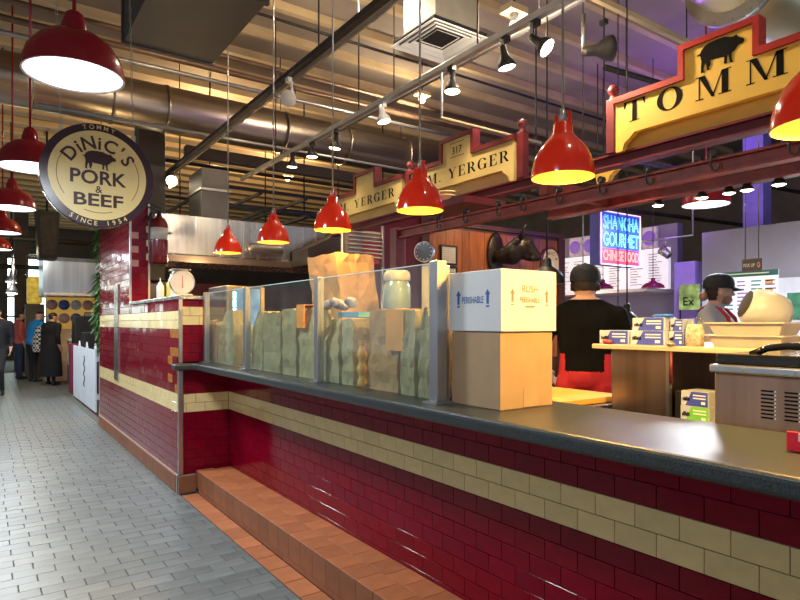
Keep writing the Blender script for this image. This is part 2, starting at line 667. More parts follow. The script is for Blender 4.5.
M_bulb = mat('glowing_warm_lens', (1, 0.9, 0.7), 0.4, emit=9.0, emit_rgb=(1.0, 0.88, 0.60))

# ------------------------------------------------------------------ floor
b = B().box(-12, 14, -6, 30, -0.25, -0.006)
floor = struct(b.build('floor', M_paver_grout), 'grey paved market hall floor')
tiles = []
row = 0
y = 0.6
rnd = random.Random(4)
while y < 20.0:
    x = -5.0 + (0.103 if row % 2 else 0.0) + rnd.uniform(-.012, .012)
    while x < 1.33 - 0.004:
        x1 = min(x + 0.206, 1.328)
        u, v, d = proj((x, y, 0))
        if x1 - x > 0.02 and ((d > 0.3 and -650 < u < 900 and v < 900) or (d <= 0.3 and y < 3)):
            tiles.append((Vector(((x + x1) / 2, y + 0.05, -0.012)), (1, 0, 0), (0, 1, 0), x1 - x - 0.005, 0.1012, 0.012 + rnd.uniform(-.0007, .0007), M_paver))
        x += 0.206
    y += 0.103
    row += 1
tile_field(floor, 'brick', tiles, 300, ch=0.0018, tilt=0.003, seed=2)

# flush orange border in front of the step
b = B().box(1.33, 1.46, -1.5, 5.06, -0.2, -0.004)
border = struct(b.build('trim_1', M_qgrout), 'flush orange tile border in the floor')
tiles = [(Vector((1.395, -1.4 + 0.2 * k + 0.1, -0.008)), (1, 0, 0), (0, 1, 0), 0.124, 0.195, 0.009, M_quarry) for k in range(32)]
tile_field(border, 'border_tile', tiles, 60, seed=3)

# the step
b = B().box(1.468, 1.742, -1.5, 5.055, 0.0, 0.172)
step = struct(b.build('trim_2', M_qgrout), 'orange quarry tile step along the counter')
tiles = []
for k in range(43):
    y0 = -1.5 + 0.1524 * k
    tiles.append((Vector((1.532, y0 + .076, 0.172)), (1, 0, 0), (0, 1, 0), 0.141, 0.149, 0.008, M_quarry))
    tiles.append((Vector((1.674, y0 + .040, 0.172)), (1, 0, 0), (0, 1, 0), 0.136, 0.149, 0.008, M_quarry))
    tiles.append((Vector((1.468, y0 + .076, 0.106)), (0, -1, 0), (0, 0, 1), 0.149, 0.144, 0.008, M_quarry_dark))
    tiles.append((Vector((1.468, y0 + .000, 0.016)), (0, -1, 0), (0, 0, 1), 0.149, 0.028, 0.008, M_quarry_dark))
tiles = [t for t in tiles if t[0].y < 5.0]
tile_field(step, 'step_tile', tiles, 220, ch=0.0012, seed=4)

# ------------------------------------------------------------------ counter wall
TS, TH = 0.1524, 0.0765
Z0 = 0.1245


def counter_mat(row):
    return M_cream if row in (7, 8) else M_red


b = B().box(1.7495, 1.86, -1.5, 5.20, 0.0, 1.012)
wall_counter = struct(b.build('wall_right', M_grout), 'red and cream tiled counter front')
tiles = bond((1.749, 5.078, Z0), (0, -1, 0), (0, 0, 1), 6.5, 1.010 - Z0, TS, TH, 0.0028, 0.006, counter_mat, start=0.32)
B().box(1.7485, 1.7494, -1.5, 5.078, Z0 + 7 * TH - .0005, Z0 + 9 * TH + .0005).build('grout_band', M_tan_grout, wall_counter)
tile_field(wall_counter, 'tile', tiles, 300, ch=0.0007, tilt=0.0025, seed=5)

b = B().box(1.338, 1.748, 5.084, 5.20, 0.0, 1.012)
wall_return = struct(b.build('wall_front', M_grout), 'short red tiled return beside the step')
tiles = bond((1.345, 5.084, Z0), (1, 0, 0), (0, 0, 1), 0.397, 1.010 - Z0, TS, TH, 0.0028, 0.006, counter_mat, start=0.2)
tile_field(wall_return, 'tile', tiles, 60, seed=6)

# left wall: low run with a steel cap, then a tall pillar
b = B().box(1.336, 1.53, 5.202, 9.10, 0.0, 1.595)
b.box(1.336, 1.53, 5.092, 5.202, 1.074, 1.595)
b.box(1.336, 1.525, 7.07, 9.10, 1.595, 2.72)
wall_left = struct(b.build('wall_left', M_grout), 'red and cream tiled wall and pillar along the aisle')


def left_mat(row):
    return M_cream if row in (7, 8, 16, 17) else M_red


tiles = bond((1.336, 9.10, Z0), (0, -1, 0), (0, 0, 1), 4.03, 1.592 - Z0, TS, TH, 0.0028, 0.006, left_mat)
rnd = random.Random(9)
for i, t in enumerate(tiles):     # a few brown-stained tiles near the corner
    if 5.1 < t[0].y < 5.42 and 0.84 < t[0].z < 1.33 and rnd.random() < 0.42:
        tiles[i] = t[:6] + (M_amber,)
tiles = [t for t in tiles if not (t[0].y < 5.2 and t[0].z > 0.98 and t[0].z < 1.10)]
t2 = bond((1.336, 9.10, 1.5780), (0, -1, 0), (0, 0, 1), 2.03, 2.70 - 1.578, TS, TH, 0.0028, 0.006, lambda r: M_red)
tiles += [t for t in t2 if t[0].z > 1.6]
tiles += bond((1.345, 5.092, 1.0776), (1, 0, 0), (0, 0, 1), 0.182, 0.512, TS, TH, 0.0028, 0.006, lambda r: M_cream if r in (4, 5) else M_red)
M_pinkt = mat('pale_pink_tile', (0.55, 0.25, 0.2), 0.15, var=0.1)
t3 = bond((1.345, 7.07, 1.636), (1, 0, 0), (0, 0, 1), 0.18, 1.06, TS, TH, 0.0028, 0.006, lambda r: M_red)
for i, t in enumerate(t3):
    if 2.0 < t[0].z < 2.45 and t[3] < 0.1:
        t3[i] = t[:6] + (M_cream if t[3] < 0.05 else M_pinkt,)
tiles += t3
tile_field(wall_left, 'tile', tiles, 240, tilt=0.008, seed=7)
B().box(1.325, 1.54, 5.06, 7.06, 1.596, 1.628).build('steel_cap', M_steel, wall_left, bevel=0.004)
for (x, y) in ((1.333, 7.064), (1.525, 7.064)):
    B().box(x - .008, x + .012, y - .012, y + .010, 1.629, 2.72).build('corner_strip', M_chrome, wall_left)
B().box(1.3295, 1.356, 5.068, 5.092, 1.074, 1.594).build('corner_strip', M_chrome, wall_left)
B().box(1.316, 1.329, 7.70, 7.94, 0.72, 1.86).build('steel_plate', M_steel, wall_left)
# corner guard below the counter
B().box(1.318, 1.362, 5.058, 5.078, 0.152, 1.010).build('corner_guard', M_chrome, wall_return, bevel=0.006)

# brown tile baseboard
b = B().box(1.316, 1.330, 5.05, 9.10, 0.0, 0.148)
b.box(1.316, 1.462, 5.052, 5.078, 0.0, 0.148)
bb = struct(b.build('baseboard_left', mat('pale_grout', (0.42, 0.34, 0.28), 0.8)), 'brown tile baseboard at the foot of the wall')
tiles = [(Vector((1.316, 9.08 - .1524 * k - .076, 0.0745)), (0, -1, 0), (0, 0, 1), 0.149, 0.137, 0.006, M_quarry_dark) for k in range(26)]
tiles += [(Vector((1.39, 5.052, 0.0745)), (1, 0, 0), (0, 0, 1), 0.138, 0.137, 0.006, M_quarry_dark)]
tile_field(bb, 'baseboard_tile', tiles, 60, seed=8)

# ------------------------------------------------------------------ countertop
b = B()
outline = [(1.42, -1.5), (2.0, -1.5), (2.0, 5.065), (1.80, 5.065), (1.80, 5.62), (1.545, 5.62), (1.545, 5.065), (1.262, 5.065), (1.262, 4.955), (1.40, 4.955), (1.418, 4.94), (1.42, 4.90)]
b.prism(outline, (0, 0, 1.016), (1, 0, 0), (0, 1, 0), 0.054)
ct = b.build('countertop', M_granite, bevel=0.016, seg=3)
tag(ct, 'long dark granite countertop with rounded front edge on red tiled wall', 'countertop')

# ------------------------------------------------------------------ hall shell
b = B().box(-12, 14, -6, 30, 5.2, 5.4)
ceiling = struct(b.build('ceiling', M_ceil), 'brown boarded hall ceiling')
k = 0
y = 3.0
while y < 29:
    B().box(-11.9, 13.5, y, y + 0.085, 5.10, 5.199).build('joist', M_purlin, ceiling)
    y += 0.72
struct(B().box(-12, 14, 27.0, 27.3, -0.005, 5.19).build('wall_back', M_wall_dark), 'dim far end wall of the hall')
struct(B().box(13.5, 13.8, -6, 26.99, -0.005, 5.19).build('wall_far', M_wall_dark), 'dim wall on the far side of the hall')
# tall windows in the end wall
M_day = mat('daylit_pane', (0.8, 0.95, 0.88), 0.3, emit=4.0, emit_rgb=(0.80, 0.98, 0.90))
M_frame = mat('window_frame_dark', (0.06, 0.07, 0.065), 0.5)
n = 1
for (x0, x1, z0, z1) in ((-3.2, -1.8, 0.9, 3.9), (-1.2, 0.2, 0.9, 3.9), (0.75, 2.1, 0.9, 3.9), (2.7, 4.0, 0.9, 3.9)):
    w = B().box(x0, x1, 26.93, 26.995, z0, z0 + .06).box(x0, x1, 26.93, 26.995, z1 - .06, z1)
    w.box(x0, x0 + .06, 26.93, 26.995, z0 + .06, z1 - .06).box(x1 - .06, x1, 26.93, 26.995, z0 + .06, z1 - .06)
    for q in range(1, 4):
        zz = z0 + (z1 - z0) * q / 4
        w.box(x0 + .06, x1 - .06, 26.93, 26.995, zz - .02, zz + .02)
    wo = struct(w.build('window_%d' % n, M_frame), 'tall daylit window in the end wall')
    for q in range(4):
        za = z0 + (z1 - z0) * q / 4 + .03
        zb = z0 + (z1 - z0) * (q + 1) / 4 - .03
        B().box(x0 + .06, x1 - .06, 26.95, 26.985, za, zb).build('pane', M_day, wo)
    n += 1

# ================================================================== overhead
UP = Vector((0, 0, 1))


def hang_rod(b, x, y, z0, z1=5.19, r=0.006):
    b.cyl((x, y, z0), (x, y, z1), r, n=6)


# big round duct running across the hall
t = thing('round_duct', 'fat galvanised round air duct crossing above the kitchen hood', 'duct', (1.2, 8.0, 3.85))
B().cyl((-9, 8.0, 4.18), (7.2, 8.0, 4.10), 0.29, n=28).build('duct_pipe', M_duct, t)
for x in (-0.9, -0.62, 0.45, 1.28, 1.9, 3.5, 4.5, 5.6, 6.4):
    z = 4.18 - 0.08 * (x + 9) / 16.2
    B().cyl((x, 8, z), (x + 0.035, 8, z), 0.303, n=28).build('seam_band', M_duct, t)
b = B()
for x in (0.45, 3.5, 5.6):
    hang_rod(b, x, 8.0, 4.4, 5.19)
b.build('hanger_rod', M_iron, t)

# round duct in the upper right with bolted flange
t = thing('round_duct', 'fat shiny round air duct with bolted flange above the yellow pig sign', 'duct', (4.7, 1.8, 3.9))
def duct_r(x):
    return Vector((x, 2.50, 4.30))
B().cyl(duct_r(5.15), duct_r(11.5), 0.36, n=32).build('duct_pipe', mat('bright_duct', (0.80, 0.72, 0.52), 0.32, 1.0, var=0.1, scale=2), t)
B().cyl(duct_r(4.35), duct_r(5.15), 0.31, n=32).build('duct_neck', mat('bright_duct', (0.6, 0.55, 0.4)), t)
fl = B().cyl(duct_r(5.09), duct_r(5.17), 0.41, n=32).build('flange', M_conduit, t)
for k in range(16):
    a = 2 * PI * k / 16
    p = duct_r(5.09) + Vector((0, 0.385 * math.cos(a), 0.385 * math.sin(a)))
    B().cyl(p + Vector((-0.012, 0, 0)), p, 0.012, n=6).build('bolt', M_conduit, fl)
b = B()
hang_rod(b, 6.4, 2.5, 4.64, 5.19)
hang_rod(b, 9.0, 2.5, 4.64, 5.19)
b.build('hanger_rod', M_iron, t)

# rectangular duct above the aisle lamps
t = thing('box_duct', 'large dark rectangular duct hanging below the ceiling boards', 'duct', (1.49, 4.5, 4.0))
B().box(1.08, 1.90, 1.0, 6.05, 4.0, 5.095).build('duct_body', M_boxduct, t)
for y in (3.2, 4.6, 6.0):
    B().box(1.06, 1.92, y, y + 0.04, 3.985, 5.095).build('seam_flange', M_boxduct, t)

# bundles of pipes along x
rnd = random.Random(31)
for i, (y, z, r, x0, x1, m, lab) in enumerate((
        (7.15, 4.62, 0.030, -8, 9, M_pipe, 'copper coloured pipe under the ceiling, highest of the bundle by the fat duct'),
        (7.30, 4.50, 0.036, -8, 9, M_pipe, 'brown pipe under the ceiling, middle of the bundle by the fat duct'),
        (7.42, 4.40, 0.026, -8, 9, M_conduit, 'pale pipe under the ceiling, lowest of the bundle by the fat duct'),
        (7.62, 3.78, 0.020, 0.5, 6, M_conduit, 'thin pale pipe hanging just under the fat galvanised duct'),
        (9.6, 3.9, 0.03, 1.5, 9, M_black, 'thick black pipe in the dark grid behind the kitchen hood'),
        (10.6, 3.55, 0.03, 1.5, 9, M_black, 'lower black pipe in the dark grid behind the kitchen hood'),
        (6.2, 4.75, 0.018, 2.0, 9, M_iron, 'thin dark pipe close under the ceiling joists'))):
    b = B().cyl((x0, y, z), (x1, y, z), r, n=10)
    tag(b.build('ceiling_pipe', m), lab, 'pipe', 'pipes under the ceiling')

# dark suspended grid behind the hood
t = thing('hanging_grid', 'black two-tier steel grid hanging behind the kitchen hood', 'grid', (4.2, 10.5, 3.2))
for k, (y0, z) in enumerate(((9.0, 3.5), (9.0, 3.2))):
    for x in (2.9, 3.7, 4.5, 5.3, 6.1):
        B().bar((x, 9.2, z), (x, 13.0, z), 0.035, 0.05).build('grid_bar', M_black, t)
    for y in (9.3, 11.0, 12.8):
        B().bar((2.7, y, z + .05), (6.4, y, z + .05), 0.035, 0.05).build('cross_bar', M_black, t)
    for x in (2.9, 4.5, 6.1):
        for y in (9.3, 11.0):
            B().cyl((x, y, z + .075), (x, y, 5.19), 0.012, n=6).build('drop_rod', M_black, t)

# grey bulkhead and exhaust chase above the hood
b = B().box(1.80, 2.15, 8.92, 9.24, 2.0, 4.5)
tag(b.build('exhaust_chase', M_boxduct, bevel=0.01), 'dark exhaust chase rising behind the left end of the hood', 'duct')
t = thing('exhaust_chase', 'grey steel exhaust box standing on top of the kitchen hood', 'duct', (2.5, 8.5, 2.80))
B().box(2.46, 2.84, 8.25, 8.85, 2.802, 3.52).build('chase_body', mat('dull_grey_steel', (0.16, 0.145, 0.13), 0.5, 0.5, var=0.15, scale=2), t)
B().box(2.44, 2.86, 8.23, 8.87, 3.22, 3.25).build('seam_band', M_conduit, t)
b = B().box(2.45, 5.6, 8.95, 9.10, 3.84, 4.0)
tag(b.build('bulkhead_beam', M_wall_mid), 'grey bulkhead running under the fat duct behind the lamps', 'beam')

# square air diffuser
t = thing('air_diffuser', 'white square ceiling diffuser under a square sheet metal duct', 'diffuser', (3.36, 4.2, 3.9))
B().box(3.14, 3.60, 3.98, 4.44, 3.96, 5.095).build('duct_box', mat('sheet_metal_box', (0.33, 0.30, 0.25), 0.5, 0.5), t)
for k in range(5):
    h0, h1 = 0.315 - 0.062 * k, 0.315 - 0.062 * k - 0.044
    z = 3.905 + 0.012 * (k % 5)
    b = B()
    vs = []
    for h, zz in ((h0, z), (h1, z + 0.02)):
        vs += [(3.37 - h, 4.21 - h, zz), (3.37 + h, 4.21 - h, zz), (3.37 + h, 4.21 + h, zz), (3.37 - h, 4.21 + h, zz)]
    vs += [(x, y, zz + 0.012) for x, y, zz in vs]
    fs = []
    for i in range(4):
        j = (i + 1) % 4
        fs += [(i, i + 4, j + 4, j), (i + 8, j + 8, j + 12, i + 12), (i, j, j + 8, i + 8), (i + 4, i + 12, j + 12, j + 4)]
    b.add(vs, fs)
    b.build('louvre_ring', M_white, t)
B().box(3.07, 3.67, 3.91, 4.51, 3.945, 3.958).build('back_plate', M_black, t)

# lighting tracks along y
def track(lab, x, z, y0, y1, m, w=0.04, rods=()):
    t = thing('lighting_track', lab, 'track', (x, (y0 + y1) / 2, z))
    B().box(x - w / 2, x + w / 2, y0, y1, z, z + 0.045).build('rail', m, t, bevel=0.004)
    for y in rods:
        B().cyl((x, y, z + .045), (x, y, 5.19), 0.007, n=6).build('drop_rod', M_iron, t)
    return t


track('dark steel lighting track running past the box duct', 2.26, 3.60, 1.0, 9.4, M_iron, 0.06, (2.2, 4.4, 6.6, 8.6))
track('slim pale conduit beside the dark steel lighting track', 2.36, 3.62, 1.0, 9.2, M_conduit, 0.025)
track('pale grey lighting track with lit spotlights over the counter', 3.0, 3.40, 0.8, 8.2, mat('pale_track', (0.62, 0.61, 0.56), 0.35, 0.6), 0.05, (1.6, 3.3, 5.0, 7.0))
track('bluish steel strut crossing behind the white diffuser', 3.55, 3.72, 1.2, 7.2, M_conduit, 0.04, (3.2, 5.2))
t = thing('conduit', 'yellowish conduit hanging level above the pig sign', 'conduit', (4.5, 2.95, 3.92))
B().box(3.4, 5.3, 2.93, 2.97, 3.90, 3.945).build('rail', M_purlin, t)
for x in (3.8, 5.2):
    B().cyl((x, 2.95, 3.945), (x, 2.95, 5.19), 0.007, n=6).build('drop_rod', M_iron, t)


# spotlights
def spotlight(lab, p, top, aim=(0, 0, -1), lit=True, white=False, s=1.0, power=30, grp='track spotlights'):
    """PAR lamp hanging from its track at top; p is the middle of the lens"""
    p = Vector(p)
    aim = Vector(aim).normalized()
    t = thing('track_spotlight', lab, 'spotlight', tuple(p), grp)
    R = aim.to_track_quat('-Z', 'Y').to_matrix().to_4x4()
    Mx = Matrix.Translation(p) @ R
    m = M_white if white else M_iron
    B().lathe([(0.0, .150 * s), (.022 * s, .150 * s), (.026 * s, .10 * s), (.030 * s, .075 * s), (.058 * s, .030 * s), (.064 * s, .0), (.060 * s, -.004)], M=Mx, n=18).build('lamp_housing', m, t)
    if lit:
        B().lathe([(.0599 * s, -.002), (.045 * s, -.010), (0, -.014)], M=Mx, n=18).build('lens', M_bulb, t)
    else:
        B().lathe([(.0599 * s, -.002), (.045 * s, -.010), (0, -.014)], M=Mx, n=18).build('lens', mat('unlit_lens', (0.75, 0.72, 0.65), 0.2), t)
    back = p - aim * (.145 * s)
    top = Vector(top)
    B().cyl(back, (back.x, back.y, top.z - .03), 0.011 * s, n=8).build('stem', M_conduit if not white else M_white, t)
    B().box(top.x - .02, top.x + .02, back.y - .03, back.y + .03, top.z - .04, top.z - .002).build('track_clip', m, t)
    w = []
    for i in range(9):
        f = i / 8
        w.append((back.x + 0.045 * math.sin(PI * f), back.y + 0.02 * math.sin(PI * f), back.z * (1 - f) + (top.z - .03) * f))
    B().tube(w, 0.005, 6).build('cord', M_black, t)
    if lit and power:
        q = aim.to_track_quat('-Z', 'Y').to_euler()
        lamp('SPOT', 'spotlight_beam', tuple(p + aim * 0.03), power, (1.0, 0.80, 0.52), 0.05, q, 95, 0.6)
    return t


for (y, z, aim, white, pw, lab) in (
        (3.59, 3.20, (-.05, -.05, -1), False, 30, 'lit black spotlight hanging beside the white diffuser'),
        (3.00, 3.18, (.20, -.1, -1), False, 30, 'lit black spotlight between two others on the pale track'),
        (2.64, 3.18, (.30, -.75, -.75), False, 95, 'lit black spotlight nearest the pig sign on the pale track'),
        (4.55, 3.23, (.15, -.15, -1), True, 30, 'lit white spotlight on chain straps in front of the diffuser'),
        (5.48, 3.21, (-.1, .1, -1), False, 20, 'lit spotlight on the pale track just under the fat duct'),
        (6.00, 3.24, (0, 0, -1), False, 0, 'lit spotlight over the yellow name board, second from the fat duct'),
        (6.52, 3.24, (0, .1, -1), False, 20, 'lit spotlight over the black hanging grid')):
    spotlight(lab, (3.0, y, z), (3.0, y, 3.40), aim, True, white, 1.0, pw)
spotlight('unlit spotlight turned sideways on the dark steel track', (2.20, 4.86, 3.36), (2.26, 4.94, 3.60), (-0.55, -.75, -0.25), False, True, 1.1)
spotlight('glaring lit spotlight at the end of the dark track beside the red pillar', (2.22, 8.85, 3.42), (2.26, 8.85, 3.60), (-0.35, -.75, -.5), True, False, 1.3, 60)
spotlight('dimmer spotlight next to the glaring one on the dark track', (2.30, 9.15, 3.44), (2.26, 9.15, 3.60), (0.5, -.3, -.5), True, False, 1.2, 0)
spotlight('black spotlight turned away on yellowish conduit beside the pig sign', (4.14, 2.97, 3.60), (4.21, 2.95, 3.90), (0.75, -0.5, .12), False, False, 1.6)

# small cluster on the track
t = thing('ceiling_bulb', 'bare white bulb in wooden ceiling box between the spotlights', 'bulb', tuple(ray_x(514, 22, 3.3)))
p = ray_x(514, 22, 3.3)
B().box(p.x - .09, p.x + .09, p.y - .06, p.y + .06, p.z + .06, p.z + .11).build('wood_block', M_purlin, t)
B().cyl((p.x, p.y, p.z + .06), (p.x, p.y, p.z), 0.03, n=12).build('socket', M_white, t)
B().ell((p.x, p.y, p.z - .035), (.04, .04, .05)).build('bulb', mat('opal_glass', (0.85, 0.82, 0.78), 0.25, emit=1.5, emit_rgb=(1, .85, .6)), t)
lamp('POINT', 'ceiling_bulb_light', (p.x, p.y, p.z - .16), 58, (1, .82, .60), .06)
B().cyl((p.x, p.y, p.z + .11), (p.x, p.y, 5.19), 0.008, n=6).build('drop_rod', M_iron, t)
p = Vector((2.9, 4.9, 4.62))
t = thing('ceiling_bulb', 'glowing bare bulb in a wooden ceiling box under the joists', 'bulb', tuple(p))
B().box(p.x - .11, p.x + .11, p.y - .06, p.y + .06, p.z + .05, p.z + .10).build('wood_block', M_purlin, t)
B().ell((p.x, p.y, p.z), (.05, .05, .055)).build('bulb', M_bulb, t)
lamp('POINT', 'ceiling_bulb_light', (p.x, p.y, p.z - .12), 90, (1, .82, .60), .06)
B().cyl((p.x, p.y, p.z + .10), (p.x, p.y, 5.19), 0.008, n=6).build('drop_rod', M_iron, t)

for (x_, y_, lab) in ((3.2, 10.4, 'added bare fill bulb above the black hanging grid'), (5.6, 12.4, 'added bare fill bulb farther behind the black hanging grid'), (5.2, 6.9, 'added bare fill bulb over the timber wall'), (2.0, 0.6, 'added bare fill bulb above the viewer by the box duct')):  # added bulbs, put in only to brighten the ceiling
    t = thing('ceiling_bulb', lab, 'bulb', (x_, y_, 4.62))
    B().box(x_ - .11, x_ + .11, y_ - .06, y_ + .06, 4.67, 4.72).build('wood_block', M_purlin, t)
    B().ell((x_, y_, 4.62), (.05, .05, .055)).build('bulb', M_bulb, t)
    B().cyl((x_, y_, 4.72), (x_, y_, 5.19), .008, n=6).build('drop_rod', M_iron, t)
    lamp('POINT', 'ceiling_bulb_light', (x_, y_, 4.48), 190 if y_ > 9 else 66, (1, .66, .32) if y_ > 9 else (1, .82, .60), .06)
t = thing('conduit', 'thin white conduit dropping from the pale track and turning level', 'conduit', (3.0, 3.72, 2.92))
B().cyl((3.0, 3.72, 3.03), (3.0, 3.72, 3.40), .009, n=8).build('drop_pipe', M_white, t)
B().cyl((2.99, 3.72, 3.03), (4.15, 3.72, 3.03), .012, n=8).build('level_pipe', M_purlin, t)

# purple uplighter washing the ceiling over the far stall
t = thing('uplighter', 'purple LED uplighter strip on top of the neon stall', 'light', (7.2, 4.2, 3.3))
B().box(7.1, 7.3, 2.8, 5.6, 3.28, 3.33).build('tray', M_black, t)
B().box(7.13, 7.27, 2.85, 5.55, 3.332, 3.345).build('led_strip', mat('purple_led', (0.3, 0.1, 0.9), 0.4, emit=6, emit_rgb=(0.32, 0.12, 1.0)), t)
B().cyl((7.2, 3.0, 3.345), (7.2, 3.0, 5.095), 0.008, n=6).build('drop_rod', M_iron, t)
B().cyl((7.2, 5.4, 3.345), (7.2, 5.4, 5.095), 0.008, n=6).build('drop_rod', M_iron, t)
lamp('POINT', 'purple_uplight', (8.2, 4.8, 4.2), 34, (0.34, 0.14, 1.0), 0.25)

# ------------------------------------------------------------------ red pendants over the counter
def red_pendant(y, z, lab, power):
    x = 2.02
    t = thing('pendant_lamp', lab, 'lamp', (x, y, z), 'red pendant lamps over the counter')
    out = [(.133, 0), (.131, .028), (.122, .070), (.104, .112), (.078, .148), (.055, .172), (.042, .188), (.040, .226), (.034, .232), (.0, .232)]
    inn = [(.130, 0), (.126, .030), (.116, .070), (.098, .110), (.073, .142), (.05, .165), (0.0, .170)]
    B().lathe(out, (x, y, z), 32).build('lamp_shade', M_redlamp, t)
    B().lathe([(.133, 0), (.130, 0)], (x, y, z), 32).build('rim', M_redlamp, t)
    B().lathe(inn, (x, y, z), 32).build('shade_lining', M_yellow_in, t)
    for s in (-1, 1):
        B().box(x - .006, x + .006, y + s * .036 - .005, y + s * .036 + .005, z + .20, z + .275).build('bracket', M_redlamp, t)
    B().cyl((x, y, z + .232), (x, y, z + .29), .014, .010, 10).build('cord_grip', M_conduit, t)
    B().cyl((x, y, z + .29), (x, y, 5.19), .006, n=6).build('cord', M_conduit, t)
    B().ell((x, y, z + .085), (.028, .028, .04)).build('bulb', mat('pendant_bulb', (1, .8, .5), .4, emit=4, emit_rgb=(1, .72, .32)), t)
    if power:
        lamp('SPOT', 'pendant_light', (x, y, z - .004), power, (1.0, 0.57, 0.11), 0.05, (0, 0, 0), 168, .25)
        lamp('POINT', 'pendant_glow', (x, y, z + .03), 1.2, (1.0, 0.66, 0.25), 0.03)


for (y, z, pw, lab) in ((0.735, 1.975, 150, 'red bell pendant lamp beside the yellow pig sign'),
                        (1.69, 2.015, 62, 'red bell pendant lamp hanging above the white perishable box'),
                        (2.70, 2.03, 48, 'red bell pendant lamp in front of the old name board with number'),
                        (3.72, 2.05, 26, 'red bell pendant lamp above the big open paper bag'),
                        (4.76, 2.08, 36, 'red bell pendant lamp in front of the hood, second from the dial scale'),
                        (5.90, 2.10, 30, 'red bell pendant lamp closest to the wall-mounted extinguisher')):
    red_pendant(y, z, lab, pw)


# ------------------------------------------------------------------ white-lit lamps over the aisle
def aisle_lamp(x, y, z, lab, power):
    t = thing('pendant_lamp', lab, 'lamp', (x, y, z), 'white-lit dome lamps over the aisle')
    out = [(.225, 0), (.222, .045), (.205, .100), (.170, .150), (.120, .190), (.062, .212)]
    B().lathe(out, (x, y, z), 36).build('lamp_shade', M_darkredlamp, t)
    B().lathe([(.225, 0), (.216, 0), (.214, .03), (.0, .05)], (x, y, z), 36).build('shade_lining', M_white, t)
    B().lathe([(.062, .208), (.056, .245), (.040, .300), (.026, .312), (0, .314)], (x, y, z), 24).build('neck', M_darkredlamp, t)
    B().cyl((x, y, z + .31), (x, y, 5.19), .009, n=8).build('stem', M_darkredlamp, t)
    B().lathe([(.213, .006), (.12, -.004), (0, -.006)], (x, y, z), 36).build('diffuser', M_bulb_w, t)
    lamp('AREA', 'aisle_light', (x, y, z - .02), power, COOL, 0.40, (0, 0, 0))


for (x, y, z, pw, lab) in ((0.37, 3.30, 2.60, 45, 'dome lamp with dull red shade hanging in front of the round pork sign'),
                           (0.31, 5.45, 2.60, 45, 'dome lamp with dull red shade half hidden behind the round pork sign'),
                           (0.27, 7.60, 2.62, 45, 'dome lamp third along the aisle, next beyond the round pork sign'),
                           (0.24, 9.90, 2.64, 60, 'dome lamp fourth along the aisle beyond the pork sign'),
                           (0.21, 12.2, 2.64, 60, 'dome lamp fifth along the aisle beyond the pork sign'),
                           (0.19, 14.6, 2.64, 0, 'dome lamp sixth along the aisle beyond the pork sign')):
    if pw:
        aisle_lamp(x, y, z, lab, pw)

# rows of the same lamps continue behind the camera: two of them light the near floor and counter
for (x, y, lab) in ((0.40, 1.15, 'dome lamp on the aisle row behind the viewer'), (0.40, -1.2, 'last dome lamp on the aisle row behind the viewer')):
    aisle_lamp(x, y, 2.62, lab, 12)

# ------------------------------------------------------------------ round hanging sign
SX, SY, SZ, SR = 0.690, 4.76, 2.455, 0.370
t = thing('round_sign', 'round maroon and cream hanging sign with pig reading pork and beef', 'sign', (SX, SY, SZ - SR))
def disc(b, r0, r1, y, n=64):
    vs = []
    for r in (r0, r1):
        for i in range(n):
            w = 2 * PI * i / n
            vs.append((SX + r * math.cos(w), y, SZ + r * math.sin(w)))
    if r0 < 1e-5:
        b.add([(SX, y, SZ)] + vs[n:], [(0, 1 + i, 1 + (i + 1) % n) for i in range(n)])
    else:
        b.add(vs, [(i, n + i, n + (i + 1) % n, (i + 1) % n) for i in range(n)])
M_signmaroon = mat('sign_maroon', (0.045, 0.012, 0.016), 0.25, var=0.1)
B().cyl((SX, SY, SZ), (SX, SY + .07, SZ), SR, n=64).build('sign_drum', M_signmaroon, t)
b = B()
disc(b, 0, 0.318, SY - 0.003)
b.build('sign_face', M_signcream, t)
XD, ZD = Vector((1, 0, 0)), Vector((0, 0, 1))
b = B()
disc(b, 0, 0, SY)
b = B()
for a0, a1 in ((-1.25, -.42), (-.42 + PI - .35, PI + 1.2 - .35)):
    pass
for (a0, a1) in ((2.55, 3.75), (-.62, .58), (4.35, 5.05)):
    for q in ring_poly(0, 0, (.268, .268), (.2645, .2645), a0, a1, 20):
        b.add([(SX + x, SY - .0045, SZ + z) for x, z in q], [(3, 2, 1, 0)])
put_text(b, 'PORK', .135, (SX, SY, SZ - .015 - .047), XD, ZD, .022, width=.365, lift=.0045)
put_text(b, '&', .072, (SX, SY, SZ - .124), XD, ZD, .01, lift=.0045)
put_text(b, 'BEEF', .122, (SX, SY, SZ - .218), XD, ZD, .022, width=.32, lift=.0045)
arc_text(b, "DiNiC'S", .128, (SX, SY, SZ), .188, 0.02, .315, XD, ZD, .018, lift=.0045)
b.build('lettering', M_brownink, t, label='dark brown PORK & BEEF lettering')
b = B().prism(scale_poly(PIG, .215), (SX, SY - .003, SZ + .105), XD, ZD, .003)
b.build('pig_silhouette', M_brownink, t)
b = B()
arc_text(b, 'TOMMY', .044, (SX, SY, SZ), .330, 0.0, .135, XD, ZD, .003, lift=.003)
b.build('rim_lettering', M_signcream, t, label='cream lettering around the rim')['kind'] = 'stuff'
b = B()
arc_text(b, 'SINCE 1954', .046, (SX, SY, SZ), .358, PI, .118, XD, ZD, .010, lift=.003, inside=True)
b.build('rim_lettering', M_signcream, t, label='cream lettering around the rim')['kind'] = 'stuff'


